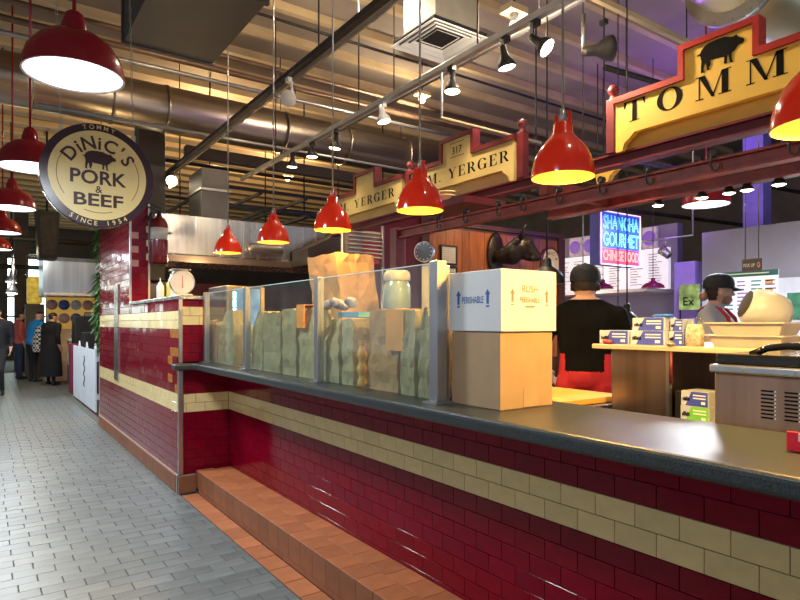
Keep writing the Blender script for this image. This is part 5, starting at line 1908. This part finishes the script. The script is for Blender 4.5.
# spice shaker
q = ray_x(695, 330, XP + .05)
t = thing('spice_shaker', 'clear shaker jar of pale red flakes on the prep station', 'jar', (q.x, q.y, TP))
B().lathe([(0, 0), (.040, 0), (.042, .07), (.034, .10), (.030, .105), (0, .106)], (q.x, q.y, TP), 20).build('flakes', mat('spice_flakes', (.62, .42, .36), .6, var=.5, scale=60), t)
B().lathe([(.0425, .0), (.0445, .08), (.036, .112), (.032, .135), (.0, .136)], (q.x, q.y, TP), 20).build('jar_glass', M_glass, t)
# stacked white trays
for k in range(2):
    y0, y1, x0, x1 = 1.17, 1.49, XP + .06, XP + .27
    z = TP + k * .058
    lab = ('lower white plastic tub on the prep station', 'upper white plastic tub nested on the lower one')[k]
    t = thing('plastic_tub', lab, 'tub', ((x0 + x1) / 2, (y0 + y1) / 2, z), 'white plastic tubs')
    b = B()
    i0, i1 = .02, .0
    vs = [(x0 + i0, y0 + i0, z), (x1 - i0, y0 + i0, z), (x1 - i0, y1 - i0, z), (x0 + i0, y1 - i0, z), (x0, y0, z + .05), (x1, y0, z + .05), (x1, y1, z + .05), (x0, y1, z + .05)]
    b.add(vs, [(3, 2, 1, 0), (4, 5, 6, 7), (0, 1, 5, 4), (1, 2, 6, 5), (2, 3, 7, 6), (3, 0, 4, 7)])
    b.build('tub', mat('tub_white', (.38, .36, .36), .4), t)
    B().box(x0 - .012, x1 + .012, y0 - .012, y1 + .012, z + .0505, z + .057).build('rim', mat('tub_white', (.66, .6, .58)), t)
# white rounded blower
t = thing('white_blower', 'white rounded machine with vent slots and dark round face behind the tubs', 'machine', (XP + .42, 1.39, TP))
M_mach = mat('warm_white_plastic', (.36, .37, .40), .35)
ax = Vector((.62, -.62, -.35)).normalized()
Mb = Matrix.Translation((XP + .40, 1.40, TP + .175)) @ ax.to_track_quat('Z', 'Y').to_matrix().to_4x4()
B().lathe([(0, -.085), (.070, -.083), (.090, -.06), (.100, -.02), (.100, .05), (.088, .09), (.055, .12), (0, .128)], M=Mb, n=28).build('housing', M_mach, t)
B().lathe([(0, -.0895), (.055, -.0885), (.070, -.084)], M=Mb, n=24).build('dark_grille', M_iron, t)
for k in range(9):
    a_ = 2 * PI * (k + .5) / 18 + 2.1
    B().box(-.003, .003, -.004, .002, -.005, .055, M=Mb @ Matrix.Rotation(a_, 4, 'Z') @ Matrix.Translation((0, .1005, 0))).build('vent_slot', M_iron, t)
B().box(XP + .34, XP + .50, 1.31, 1.46, TP, TP + .085).build('foot', M_mach, t, bevel=.01)
# red lids at table edges
for (y, lab) in ((2.00, 'small red knob at the far end of the prep board'), (.90, 'small red knob by the white tubs')):
    tag(B().ell((XP + .0, y, TP + .012), (.02, .03, .012)).build('red_knob', mat('dull_red', (.35, .05, .04), .4)), lab, 'knob')
glove_box('blue film box on the station shelf above the green one', XP + .02, 1.465, .9305 + .075, .135, .16, .070, M_gblue)
glove_box('bright green film box on the station shelf', XP + .02, 1.462, .9305, .14, .16, .074, M_ggreen)
tag(B().box(XP + .03, XP + .25, 1.608, 1.638, .9305, 1.07).build('file_box', M_black, bevel=.004), 'narrow black box standing beside the green film box', 'box')

# ------------------------------------------------------------------ steel warmer machine
t = thing('food_warmer', 'steel food warmer with brown reflection in its colour, vent slots and black lid', 'machine', (2.3, .7, 0))
B().box(2.02, 2.62, .30, 1.05, .92, 1.235).build('body', mat('steel_painted_reflection', (.40, .255, .175), .30, .55, var=.16, scale=3, stretch=(6, 6, .15)), t, bevel=.006)  # brown reflection is put into the base colour
B().box(2.005, 2.63, .29, 1.06, 1.2355, 1.262).build('top_rim', M_chrome, t, bevel=.006)
B().box(2.03, 2.60, .33, 1.055, 1.2625, 1.298).build('black_lid', mat('gloss_black', (.008, .008, .009), .12), t, bevel=.010)
B().tube([(2.06, .95, 1.296), (2.06, .90, 1.32), (2.06, .84, 1.328), (2.06, .60, 1.328), (2.06, .52, 1.315), (2.06, .48, 1.296)], .012, 8).build('lid_handle', mat('gloss_black', (.008, .008, .009)), t)
for c_ in range(3):
    for r_ in range(8):
        y = .882 - c_ * .068
        z = 1.105 + r_ * .012 - .005
        B().box(2.0185, 2.0198, y - .020, y + .020, z, z + .005).build('vent_slot', M_ink, t)
        B().box(2.0170, 2.0184, y - .0245, y - .0195, z, z + .005).build('slot_lip', M_white, t)
for y in (.95, .80):
    B().cyl((2.0035, y, 1.247), (2.005, y, 1.247), .005, n=8).build('rivet', M_conduit, t)
B().box(2.04, 2.60, .32, .99, 0, .919).build('stand', M_black, t)

# red counter sign
p = ray_x(786, 450, 1.70)
t = thing('counter_sign', 'small bright red acrylic notice standing on the granite counter', 'sign', (1.70, p.y - .08, CT + .0005))
B().box(1.70, 1.708, p.y - .16, p.y, CT + .001, CT + .052).build('plate', mat('signal_red', (.75, .012, .03), .35), t, bevel=.003)
L = B()
put_text(L, 'PL', .030, (1.6985, p.y - .045 + .002, CT + .029), ND, ZD, .003)
put_text(L, 'yo', .026, (1.6985, p.y - .052 + .002, CT + .010), ND, ZD, .002)
L.build('lettering', M_white, t)
B().box(1.709, 1.75, p.y - .15, p.y - .01, CT + .001, CT + .008).build('foot', mat('signal_red', (.75, .012, .03)), t)

# ================================================================== people
M_skin = mat('skin', (0.62, 0.36, 0.25), .5, var=.06, scale=9)
M_hair = mat('dark_hair', (0.03, 0.018, 0.012), .6, var=.3, scale=30)
M_beard = mat('brown_beard', (0.38, 0.20, 0.13), .7, var=.3, scale=40)
M_tee_black = mat('black_cotton', (0.004, 0.004, 0.005), .9, var=.2, bump=.1, spec=.12)
M_tee_grey = mat('grey_cotton', (0.42, 0.43, 0.47), .85, var=.08, bump=.1)
M_pants_red = mat('red_cloth', (0.46, 0.012, 0.022), .7, var=.12, bump=.1)
M_dark_cloth = mat('dark_cloth', (0.016, 0.016, 0.020), .85, var=.2)
M_jean = mat('denim', (0.03, 0.045, 0.09), .85, var=.2)
M_shoe = mat('black_shoe', (0.012, 0.012, 0.012), .5)


def hand_caps(w, fwd, down, side, k=1.0, curl=.5):
    """palm, four fingers and a thumb growing from the wrist w along fwd; down is the palm's facing, side points to the thumb"""
    w, f, dn, s = Vector(w), Vector(fwd).normalized(), Vector(down).normalized(), Vector(side).normalized()
    out = []
    p1 = w + f * .075 * k
    for q in (-.028, 0, .026):
        out.append((w + s * (q * .7) * k, .017 * k, p1 + s * q * k, .0135 * k))
    for i, (q, ln) in enumerate(((.031, .070), (.011, .078), (-.010, .073), (-.030, .058))):
        a = p1 + s * q * k
        m_ = a + (f * math.cos(curl) + dn * math.sin(curl)) * (ln * .55 * k)
        e = m_ + (f * math.cos(curl * 2.2) + dn * math.sin(curl * 2.2)) * (ln * .5 * k)
        out += [(a, .0095 * k, m_, .0088 * k), (m_, .0088 * k, e, .0075 * k)]
    b0 = w + s * .026 * k + f * .02 * k
    b1 = b0 + (s * .6 + f * .8 + dn * .25).normalized() * .04 * k
    b2 = b1 + (s * .15 + f * .9 + dn * .4).normalized() * .032 * k
    out += [(b0, .013 * k, b1, .011 * k), (b1, .011 * k, b2, .009 * k)]
    return out


def person(name_lab, loc, yaw, mats, region, k=1.0, arms=None, lean=0.0, head_turn=0.0, voxel=.013, extra_caps=(), build=1.0, legs=((0, 0), (0, 0)), group=None, head_dx=(0, 0)):
    """local frame: facing +y, left hand at -x. arms: ((elbow, wrist), (elbow, wrist)) for x<0 and x>0"""
    t = thing('person', name_lab, 'person', loc, group, yaw)
    W = build

    def L(x, y, z):
        # lean the upper body forward about the hips
        if z > .95 and lean:
            dz = z - .95
            y2 = y * math.cos(lean) + dz * math.sin(lean)
            z2 = .95 + dz * math.cos(lean) - y * math.sin(lean)
            return (x * k, y2 * k, z2 * k)
        return (x * k, y * k, z * k)
    caps, ells = [], []
    # torso
    ells.append([(L(0, 0, .95), (.165 * W * k, .115 * W * k, .10 * k)), (L(0, .005, 1.12), (.155 * W * k, .11 * W * k, .08 * k))])
    ells.append([(L(0, .005, 1.12), (.155 * W * k, .11 * W * k, .08 * k)), (L(0, .0, 1.32), (.180 * W * k, .115 * W * k, .08 * k))])
    ells.append([(L(0, 0, 1.32), (.180 * W * k, .115 * W * k, .08 * k)), (L(-.12 * W, -.01, 1.405), (.07 * k, .07 * k, .045 * k)), (L(.12 * W, -.01, 1.405), (.07 * k, .07 * k, .045 * k)), (L(0, -.015, 1.44), (.06 * k, .06 * k, .04 * k))])
    caps.append((L(0, -.02, 1.42), .068 * k, L(head_dx[0] * .5, .0 + head_dx[1] * .5, 1.50), .058 * k))
    for sx in (-1, 1):
        caps.append((L(sx * .045, -.025, 1.475), .040 * k, L(sx * .17 * W, -.01, 1.392), .055 * k))
    # head
    ct, st = math.cos(head_turn), math.sin(head_turn)

    def H(x, y, z):
        return L(head_dx[0] + x * ct - y * st, head_dx[1] + .015 + x * st + y * ct, z - .05)
    r = k
    caps += [(H(0, -.012, 1.655), .092 * r, H(0, .018, 1.665), .084 * r), (H(0, .035, 1.60), .064 * r, H(0, .052, 1.565), .044 * r), (H(0, -.01, 1.62), .078 * r, H(0, .03, 1.61), .072 * r),
             (H(0, .096, 1.645), .010 * r, H(0, .118, 1.612), .014 * r),
             (H(-.022, .092, 1.572), .010 * r, H(.022, .092, 1.572), .010 * r),
             (H(-.05, .078, 1.662), .014 * r, H(.05, .078, 1.662), .014 * r)]
    for sx in (-1, 1):
        caps.append((H(sx * .083, -.012, 1.645), .013 * r, H(sx * .090, -.012, 1.605), .010 * r))
    # legs
    for i, sx in enumerate((-1, 1)):
        ky, ay = legs[i]
        caps += [(L(sx * .09, 0, .92), .098 * W * k, L(sx * .095, ky, .50), .062 * k), (L(sx * .095, ky, .50), .060 * k, L(sx * .095, ay, .10), .042 * k),
                 (L(sx * .095, ay - .035, .042), .038 * k, L(sx * .105, ay + .15, .034), .032 * k)]
    # arms
    arms = arms or (((-.26, -.03, 1.12), (-.25, .06, .88)), ((.26, -.03, 1.12), (.25, .06, .88)))
    for i, sx in enumerate((-1, 1)):
        e, w_ = arms[i]
        sh = L(sx * .195 * W, -.005, 1.385)
        e_, ww = L(*e), L(*w_)
        caps += [(sh, .060 * W * k, e_, .043 * W * k), (e_, .042 * W * k, ww, .028 * k)]
        f = (Vector(ww) - Vector(e_)).normalized()
        dn = Vector((-sx, 0, 0)) if abs(f.z) > .6 else Vector((0, 0, -1))
        side = f.cross(dn) * (1 if sx > 0 else -1)
        if abs(f.z) > .6 and side.y < 0:
            side = -side
        caps += hand_caps(ww, f, dn, side, k)
    caps += [(Vector(a) * k, b_ * k, Vector(c_) * k, d_ * k) for a, b_, c_, d_ in extra_caps]
    o = organic('body', caps, ells, mats, lambda c: region(c / k), voxel, 4, t)
    return t, H, L


def cap_hat(t, H, k, m, back=False):
    """baseball cap: crown, bill and button, in the head's frame"""
    b = B()
    c = Vector(H(0, .0, 1.675))
    fw = (Vector(H(0, 1, 1.675)) - c).normalized()
    sd = (Vector(H(1, 0, 1.675)) - c).normalized()
    up = sd.cross(fw)
    Mh = Matrix((sd, fw, up)).transposed().to_4x4()
    Mh = Matrix.Translation(c) @ Mh
    prof = [(.106, -.012), (.107, .02), (.102, .052), (.085, .082), (.055, .100), (.02, .108), (0, .109)]
    b.lathe([(r_ * k, z_ * k) for r_, z_ in prof], n=24, M=Mh @ Matrix.Diagonal((.95, 1.10, 1, 1)))
    b.build('cap_crown', m, t, local=True)
    b = B()
    vs, fs = [], []
    n = 12
    for j in range(2):
        for i in range(n + 1):
            a = math.radians(25) + math.radians(130) * i / n
            rr = (.112 if j == 0 else .185) * k
            ex = .95 if j == 0 else .62
            vs.append((math.cos(a) * rr * ex, math.sin(a) * rr * (1.05 if j == 0 else 1.0), (-.006 - (.016 if j else 0) - .01 * abs(math.cos(a)) * j) * k))
    m_ = len(vs)
    vs += [(x, y, z - .005 * k) for x, y, z in vs]
    for i in range(n):
        fs += [(i, n + 1 + i, n + 2 + i, i + 1), (m_ + i, m_ + i + 1, m_ + n + 2 + i, m_ + n + 1 + i), (n + 1 + i, m_ + n + 1 + i, m_ + n + 2 + i, n + 2 + i)]
    b.add(vs, fs, True, Mh)
    b.build('cap_bill', m, t, local=True)
    B().ell((0, 0, .110 * k), (.010 * k, .010 * k, .006 * k), 8, 6, M=Mh).build('cap_button', m, t, local=True)


M_cap = mat('black_cap', (0.012, 0.012, 0.014), .7, var=.2)

# man in black seen from behind (faces away, towards +x +y)
YB = math.radians(-55)


def reg_black(c):
    if c.z > 1.49 and math.hypot(c.x, c.y) < .15:
        if c.z > 1.545 and c.y < .0 and c.z < 1.63:
            return 1
        return 0
    if c.z > 1.125 or (c.z > 1.01 and abs(c.x) < .125 and c.y < 0):
        if abs(c.x) > .245 and c.z < 1.24:
            return 0
        return 2
    if abs(c.x) > .20 and c.z > .7:
        return 0
    if c.z > .09:
        return 3
    return 4


t, H, L = person('man in black cap and black tee with red trousers, back turned', (3.50, 2.73, 0), YB, [M_skin, M_hair, M_tee_black, M_pants_red, M_shoe], reg_black, 1.05,
                 arms=(((-.29, .02, 1.14), (-.26, .20, .98)), ((.28, .04, 1.14), (.20, .26, 1.05))), voxel=.010, build=1.08)
cap_hat(t, H, 1.05, M_cap)
# bearded man in grey tee and red apron straps, looking to the right
YG = math.radians(-168)


def reg_grey(c):
    if c.z > 1.485 and math.hypot(c.x, c.y) < .16:
        ct, st = math.cos(math.radians(38)), math.sin(math.radians(38))
        hx, hy = c.x * ct + (c.y - .015) * st, -c.x * st + (c.y - .015) * ct
        z = c.z + .05
        if 1.50 < z < 1.60 and hy > .005 and (z < 1.585 or abs(hx) > .045):
            return 5
        if z > 1.57 and hy < -.035:
            return 1
        return 0
    if c.z > 1.0:
        if abs(c.x) > .235 and c.z < 1.22:
            return 0
        return 2
    if abs(c.x) > .20 and c.z > .7:
        return 0
    return 3 if c.z > .09 else 4


t, H, L = person('bearded man in black cap and grey tee with red apron straps', (5.0, 2.58, 0), YG, [M_skin, M_hair, M_tee_grey, M_dark_cloth, M_shoe, M_beard], reg_grey, 1.045,
                 arms=(((-.34, .08, 1.18), (-.30, .30, 1.12)), ((.34, .06, 1.16), (.26, .28, 1.10))), head_turn=math.radians(38), voxel=.010, build=1.18)
cap_hat(t, H, 1.045, M_cap)
hp = Vector(H(0, -.115, 1.60))
B().ell(tuple(hp), (.035, .035, .04), 10, 8).build('hair_bun', M_beard, t, local=True)
M_strap = mat('red_apron', (0.42, 0.012, 0.03), .7)
for sx in (-1, 1):
    pth = [L(sx * .075, -.10, 1.44), L(sx * .085, -.04, 1.478), L(sx * .085, .05, 1.445), L(sx * .09, .108, 1.38), L(sx * .095, .128, 1.30), L(sx * .10, .132, 1.2)]
    B().tube(pth, .016, 6).build('apron_strap', M_strap, t, local=True)
vs = []
for j in range(6):
    for i in range(7):
        x = -.15 + .30 * i / 6
        z = 1.22 - j * .11
        vs.append((x, .142 - .35 * x * x * 2 + .02, z))
fs = [(j * 7 + i, (j + 1) * 7 + i, (j + 1) * 7 + i + 1, j * 7 + i + 1) for j in range(5) for i in range(6)]
o = B().add(vs, fs, True).build('apron_bib', M_strap, t, local=True)
sm = o.modifiers.new('thickness', 'SOLIDIFY')
sm.thickness = .006

# ------------------------------------------------------------------ shoppers down the aisle
def simple_reg(top_z, hip_z, neck=1.48):
    def f(c):
        if c.z > neck and math.hypot(c.x, c.y) < .5:
            if c.z > 1.61 or (c.z > 1.53 and c.y < .0):
                return 1
            return 0
        if c.z > hip_z:
            if abs(c.x) > .22 and c.z < .95:
                return 0
            return 2
        if abs(c.x) > .21 and c.z > .7:
            return 0
        return 3 if c.z > .09 else 4
    return f


def shopper(lab, u_, v_foot, yaw, top, bottom, k=1.0, lean=0.0, legs=((0, 0), (0, 0)), build=1.1, arms=None, head=None):
    a_ = (u_ - 400) / FPX
    d_ = FPX * CAMH / (v_foot - 323)
    loc = (d_ * (S_ + a_ * C_), d_ * (C_ - a_ * S_), 0)
    return person(lab, loc, yaw, [M_skin, M_hair, top, bottom, M_shoe], simple_reg(1.48, .90), k, voxel=.022, lean=lean, legs=legs, build=build, arms=arms, group='shoppers in the aisle'), loc


M_blue_shirt = mat('bright_blue_shirt', (0.01, 0.23, 0.62), .75, var=.12)
M_coral = mat('coral_shirt', (0.55, 0.10, 0.08), .75, var=.1)
M_navy = mat('navy_coat', (0.006, 0.007, 0.012), .8, var=.2)
M_blackcoat = mat('black_coat', (0.009, 0.009, 0.011), .85, var=.2)
(tb, Hb, Lb), lb = shopper('person in bright blue shirt with plaid jacket over the arm', 33, 382, math.radians(-70), M_blue_shirt, M_dark_cloth, 1.0, .22, build=1.3)
M_plaid = bpy.data.materials.new('black_white_plaid')
M_plaid.use_nodes = True
_nt = M_plaid.node_tree
_ck = _nt.nodes.new('ShaderNodeTexChecker')
_ck.inputs['Scale'].default_value = 20
_ck.inputs['Color1'].default_value = (.012, .012, .014, 1)
_ck.inputs['Color2'].default_value = (.62, .62, .64, 1)
_tc = _nt.nodes.new('ShaderNodeTexCoord')
_nt.links.new(_tc.outputs['Object'], _ck.inputs['Vector'])
_nt.links.new(_ck.outputs['Color'], _nt.nodes['Principled BSDF'].inputs['Base Color'])
vs, fs = [], []
for j in range(8):
    for i in range(10):
        a = 2 * PI * i / 10
        rr = (.055 + .055 * min(1, j / 4)) * (1 + .16 * math.sin(i * 2.3 + j))
        vs.append((.30 + math.cos(a) * rr, .02 + math.sin(a) * rr * 1.5, 1.32 - j * .085))
for j in range(7):
    for i in range(10):
        fs.append((j * 10 + i, (j + 1) * 10 + i, (j + 1) * 10 + (i + 1) % 10, j * 10 + (i + 1) % 10))
B().add(vs, fs, True).build('plaid_jacket', M_plaid, tb, local=True)
(tt, H, L), loc = shopper('person in long black coat standing beside the stall counter', 51, 385, math.radians(-60), M_blackcoat, M_blackcoat, .97, .05, build=1.25)
b = B()
vs, fs = [], []
for j in range(6):
    for i in range(14):
        a = 2 * PI * i / 14
        rr = .20 + .05 * j / 5 + (.012 if i % 2 else 0)
        vs.append((math.cos(a) * rr * 1.05, math.sin(a) * rr * .85, 1.15 - j * .19))
for j in range(5):
    for i in range(14):
        fs.append((j * 14 + i, j * 14 + (i + 1) % 14, (j + 1) * 14 + (i + 1) % 14, (j + 1) * 14 + i))
B().add(vs, fs, True).build('coat_skirt', M_blackcoat, tt, local=True)
shopper('person in coral top and navy trousers behind the blue shirt', 19, 379, math.radians(-80), M_coral, M_jean, 1.0, 0, build=1.15)
shopper('person in dark jacket walking along the aisle edge', -4, 396, math.radians(170), M_navy, M_dark_cloth, 1.0, 0, ((.12, -.05), (-.05, -.22)), 1.15)
shopper('tall person in dark clothes behind the others', 25, 372, math.radians(-100), M_dark_cloth, M_dark_cloth, 1.10, 0, build=1.1)
# ------------------------------------------------------------------ picket fence
FX = 1.42
M_picket = mat('white_picket', (.66, .69, .74), .5, var=.05)
t = thing('picket_fence', 'white picket gate panel standing across the stall opening', 'fence', (FX, 11.3, 0))
n = 15
for k in range(n):
    y = 10.05 + k * .178
    B().prism([(-.075, .06), (.075, .06), (.075, 1.0), (0, 1.09), (-.075, 1.0)] if k % 5 == 0 else [(-.085, .06), (.085, .06), (.085, .99), (-.085, .99)], (FX, y, 0), ND, ZD, .02).build('picket', M_picket, t)
for z in (.25, .82):
    B().box(FX + .001, FX + .035, 9.96, 12.65, z, z + .07).build('fence_rail', M_picket, t)
for y in (10.0, 12.55):
    B().box(FX + .036, FX + .08, y, y + .06, 0, .95).build('fence_post', M_picket, t)
L_ = B()
pts = []
for k in range(22):
    f = k / 21
    pts.append((FX - .024, 11.15 - .05 * math.sin(f * 19), .85 - .5 * f))
L_.tube(pts, .009, 5)
L_.build('scribble', M_ink, t)

# ------------------------------------------------------------------ things beyond the fence
# black stall equipment
p = ray_x(72, 342, 1.9)
t = thing('flight_case', 'tall black equipment case with top handle beyond the fence', 'case', (2.0, 14.6, 0))
B().box(1.62, 2.25, 14.3, 14.9, .0, 1.55).build('case', M_black, t, bevel=.02)
B().tube([(1.8, 14.3, 1.55), (1.8, 14.3, 1.62), (2.05, 14.3, 1.62), (2.05, 14.3, 1.55)], .015, 6).build('handle', M_black, t)
for z in (.5, 1.1):
    B().box(1.61, 2.26, 14.29, 14.91, z, z + .03).build('edge_strip', M_iron, t)
tag(B().box(1.62, 2.15, 12.9, 13.4, .0, 1.22).build('black_cabinet', M_black, bevel=.015), 'low black cabinet just behind the picket fence', 'cabinet')
t = thing('side_table', 'small pale table beside the black coat', 'table', (1.76, 15.45, 0))
B().box(1.60, 1.92, 15.2, 15.7, 1.0, 1.04).build('table_top', M_white, t)
for (x, y) in ((1.63, 15.23), (1.89, 15.23), (1.63, 15.67), (1.89, 15.67)):
    B().cyl((x, y, 0), (x, y, 1.0), .02, n=8).build('leg', M_conduit, t)
B().box(1.62, 1.9, 15.22, 15.68, .45, .48).build('shelf', M_white, t)
tag(B().box(1.46, 1.60, 13.5, 13.9, 0, .98).build('stall_bin', mat('crimson_bin', (.28, .02, .07), .5), bevel=.01), 'crimson upright bin beside the fence end', 'bin')
# yellow stall front with plates
t = thing('food_stall', 'stall front with self-glowing yellow wall and dish display beyond the fence', 'stall', (2.4, 17.0, 0))
M_ystall = mat('yellow_glow_wall', (.75, .45, .07), .5, var=.15, emit=.25, emit_rgb=(1, .6, .12))  # the wall itself glows in place of lamp light on it
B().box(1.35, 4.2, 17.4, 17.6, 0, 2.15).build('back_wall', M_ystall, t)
B().box(1.25, 4.2, 16.6, 17.39, 0, 1.25).build('counter', mat('stall_cream', (.55, .42, .3), .5), t)
for k in range(5):
    x = 1.45 + k * .27
    for j in range(2):
        Mx = Matrix.Translation((x, 17.39, 1.52 + j * .34)) @ Matrix.Rotation(PI / 2, 4, 'X')
        B().lathe([(0, .012), (.10, .012), (.13, .03), (.13, .034), (0, .02)], M=Mx, n=18).build('plate', (M_white, mat('plate_pink', (.7, .42, .35), .4), mat('plate_blue', (.1, .16, .5), .4))[(k + j) % 3], t)
# far steel hood with lit lamps
t = thing('exhaust_hood', 'bluish steel canopy hood over the stall beyond the fence', 'hood', (1.9, 16.2, 2.2))
p, q = ray_y(43, 295, 15.6), ray_y(100, 259, 15.6)
B().prism([(0, p.z), (0, q.z - .1), (.12, q.z), (1.2, q.z), (1.2, p.z)], (q.x + .6, 15.6, 0), (0, 1, 0), (0, 0, 1), -(q.x + .6 - p.x)).build('hood_canopy', mat('blue_steel', (.30, .38, .56), .3, .7, var=.25, scale=1.5, stretch=(4, 4, .2)), t)
B().box(p.x + .02, q.x + .58, 15.58, 15.599, p.z, p.z + .06).build('lip', M_chrome, t)
lamp('POINT', 'far_stall_light', (1.0, 14.6, 2.9), 70, (1, .8, .5), .15)
# glass case with yellow goods
p = ray_y(35, 290, 18.6)
t = thing('display_case', 'glazed case of yellow goods under the bluish hood', 'case', (p.x, 18.65, 0))
B().box(p.x - .22, p.x + .2, 18.4, 18.9, 0, 1.9).build('base', M_wall_mid, t)
B().box(p.x - .18, p.x + .16, 18.45, 18.85, 1.901, 2.62).build('yellow_goods', mat('yellow_goods', (.9, .55, .05), .5, var=.6, scale=9, emit=.3, emit_rgb=(1, .65, .1)), t, bevel=.06)  # goods carry a faint glow of their own, though no lamp
B().box(p.x - .22, p.x + .2, 18.4, 18.9, 2.63, 3.2).build('glass_hood', M_glass, t)
# hanging black speaker
p, q = ray_y(36, 258, 13.5), ray_y(60, 212, 13.5)
t = thing('hanging_speaker', 'large dark tapered box hanging over the aisle edge', 'speaker', ((p.x + q.x) / 2, 13.5, p.z))
B().prism([(p.x + .05, p.z), (q.x - .05, p.z), (q.x, q.z), (p.x, q.z)], (0, 13.5, 0), XD, ZD, -.5).build('cabinet', M_black, t)
B().prism([(p.x + .09, p.z + .08), (q.x - .09, p.z + .08), (q.x - .06, q.z - .08), (p.x + .06, q.z - .08)], (0, 13.499, 0), XD, ZD, .008).build('grille', M_iron, t)
B().cyl(((p.x + q.x) / 2, 13.75, q.z), ((p.x + q.x) / 2, 13.75, 5.19), .02, n=8).build('hanger_rod', M_iron, t)
# white stalls and dark columns far down the hall
for k, (x0, x1, y0, y1, z0, z1, m, nm, lab, cat) in enumerate((
        (-4.5, 0.2, 24.0, 25.0, 0, 1.15, M_white, 'stall_counter', 'long white stall counter at the far end of the aisle', 'counter'),
        (-4.5, 0.2, 24.0, 25.0, 2.1, 2.6, M_wall_mid, 'stall_fascia', 'grey stall fascia at the far end of the aisle', 'fascia'),
        (-0.6, -0.2, 20.0, 20.4, 0, 5.015, M_wall_dark, 'hall_column', 'dark square column standing far down the aisle', 'column'),
        (0.8, 1.15, 21.0, 21.35, 0, 5.015, M_wall_dark, 'hall_column', 'dark square column behind the bluish hood', 'column'))):
    tag(B().box(x0, x1, y0, y1, z0, z1).build(nm, m), lab, cat)
for x in (-4.4, 0.1):
    tag(B().box(x - .08, x + .08, 24.4, 24.56, 1.1505, 2.099).build('stall_post', M_wall_mid), 'slim grey post carrying the far fascia', 'post', 'posts of the far stall')
for y, z, lab in ((16.0, 3.3, 'black cross pipe over the far aisle, nearer one'), (19.0, 2.9, 'black cross pipe over the far aisle, lower one')):
    tag(B().cyl((-6, y, z), (2.2, y, z), .06, n=8).build('ceiling_pipe', M_black), lab, 'pipe', 'pipes under the ceiling')
for (u_, v_, lab) in ((11, 282, 'upper lit clip spotlight far down the aisle'), (12, 293, 'lower lit clip spotlight far down the aisle')):
    p = ray_y(u_, v_, 13.2 if v_ < 285 else 12.5)
    spotlight(lab, tuple(p), (p.x, p.y, p.z + .55), (-.1, -.1, -1), True, False, 1.5, 0, 'clip spotlights far down the aisle')
    B().cyl((p.x, p.y, p.z + .55), (p.x, p.y, 5.19), .012, n=6).build('drop_rod', M_black, [o for o in bpy.data.objects if o.get('label') == lab][0])

# ------------------------------------------------------------------ hanging greenery at the pillar's end
t = thing('hanging_plant', 'trailing green garland hanging at the end of the tiled wall', 'plant', (1.36, 9.3, 1.2))
rnd = random.Random(12)
M_leaf = mat('garland_leaf', (0.08, 0.20, 0.045), .6, var=.4, scale=12)
b = B()
stem = []
for k in range(24):
    f = k / 23
    stem.append((1.38 + .05 * math.sin(f * 7), 9.32 + .04 * math.cos(f * 5), 2.75 - 1.75 * f))
B().tube(stem, .012, 6).build('stem', M_leaf, t)
for k in range(420):
    f = rnd.random()
    base = Vector(stem[int(f * 23)])
    a, e = rnd.uniform(0, 2 * PI), rnd.uniform(-.9, .3)
    ln = rnd.uniform(.10, .22) * (1.15 if f < .5 else .8)
    dv = Vector((math.cos(a) * math.cos(e), math.sin(a) * math.cos(e), math.sin(e) - .5)).normalized()
    sv = dv.cross(UP).normalized() * ln * .16
    b.add([base, base + dv * ln * .5 + sv, base + dv * ln + Vector((0, 0, -.03)), base + dv * ln * .5 - sv], [(0, 1, 2, 3)])
o = b.build('foliage', M_leaf, t)
o['kind'] = 'stuff'
B().cyl((1.38, 9.32, 2.75), (1.38, 9.32, 5.19), .006, n=6).build('hanging_wire', M_iron, t)
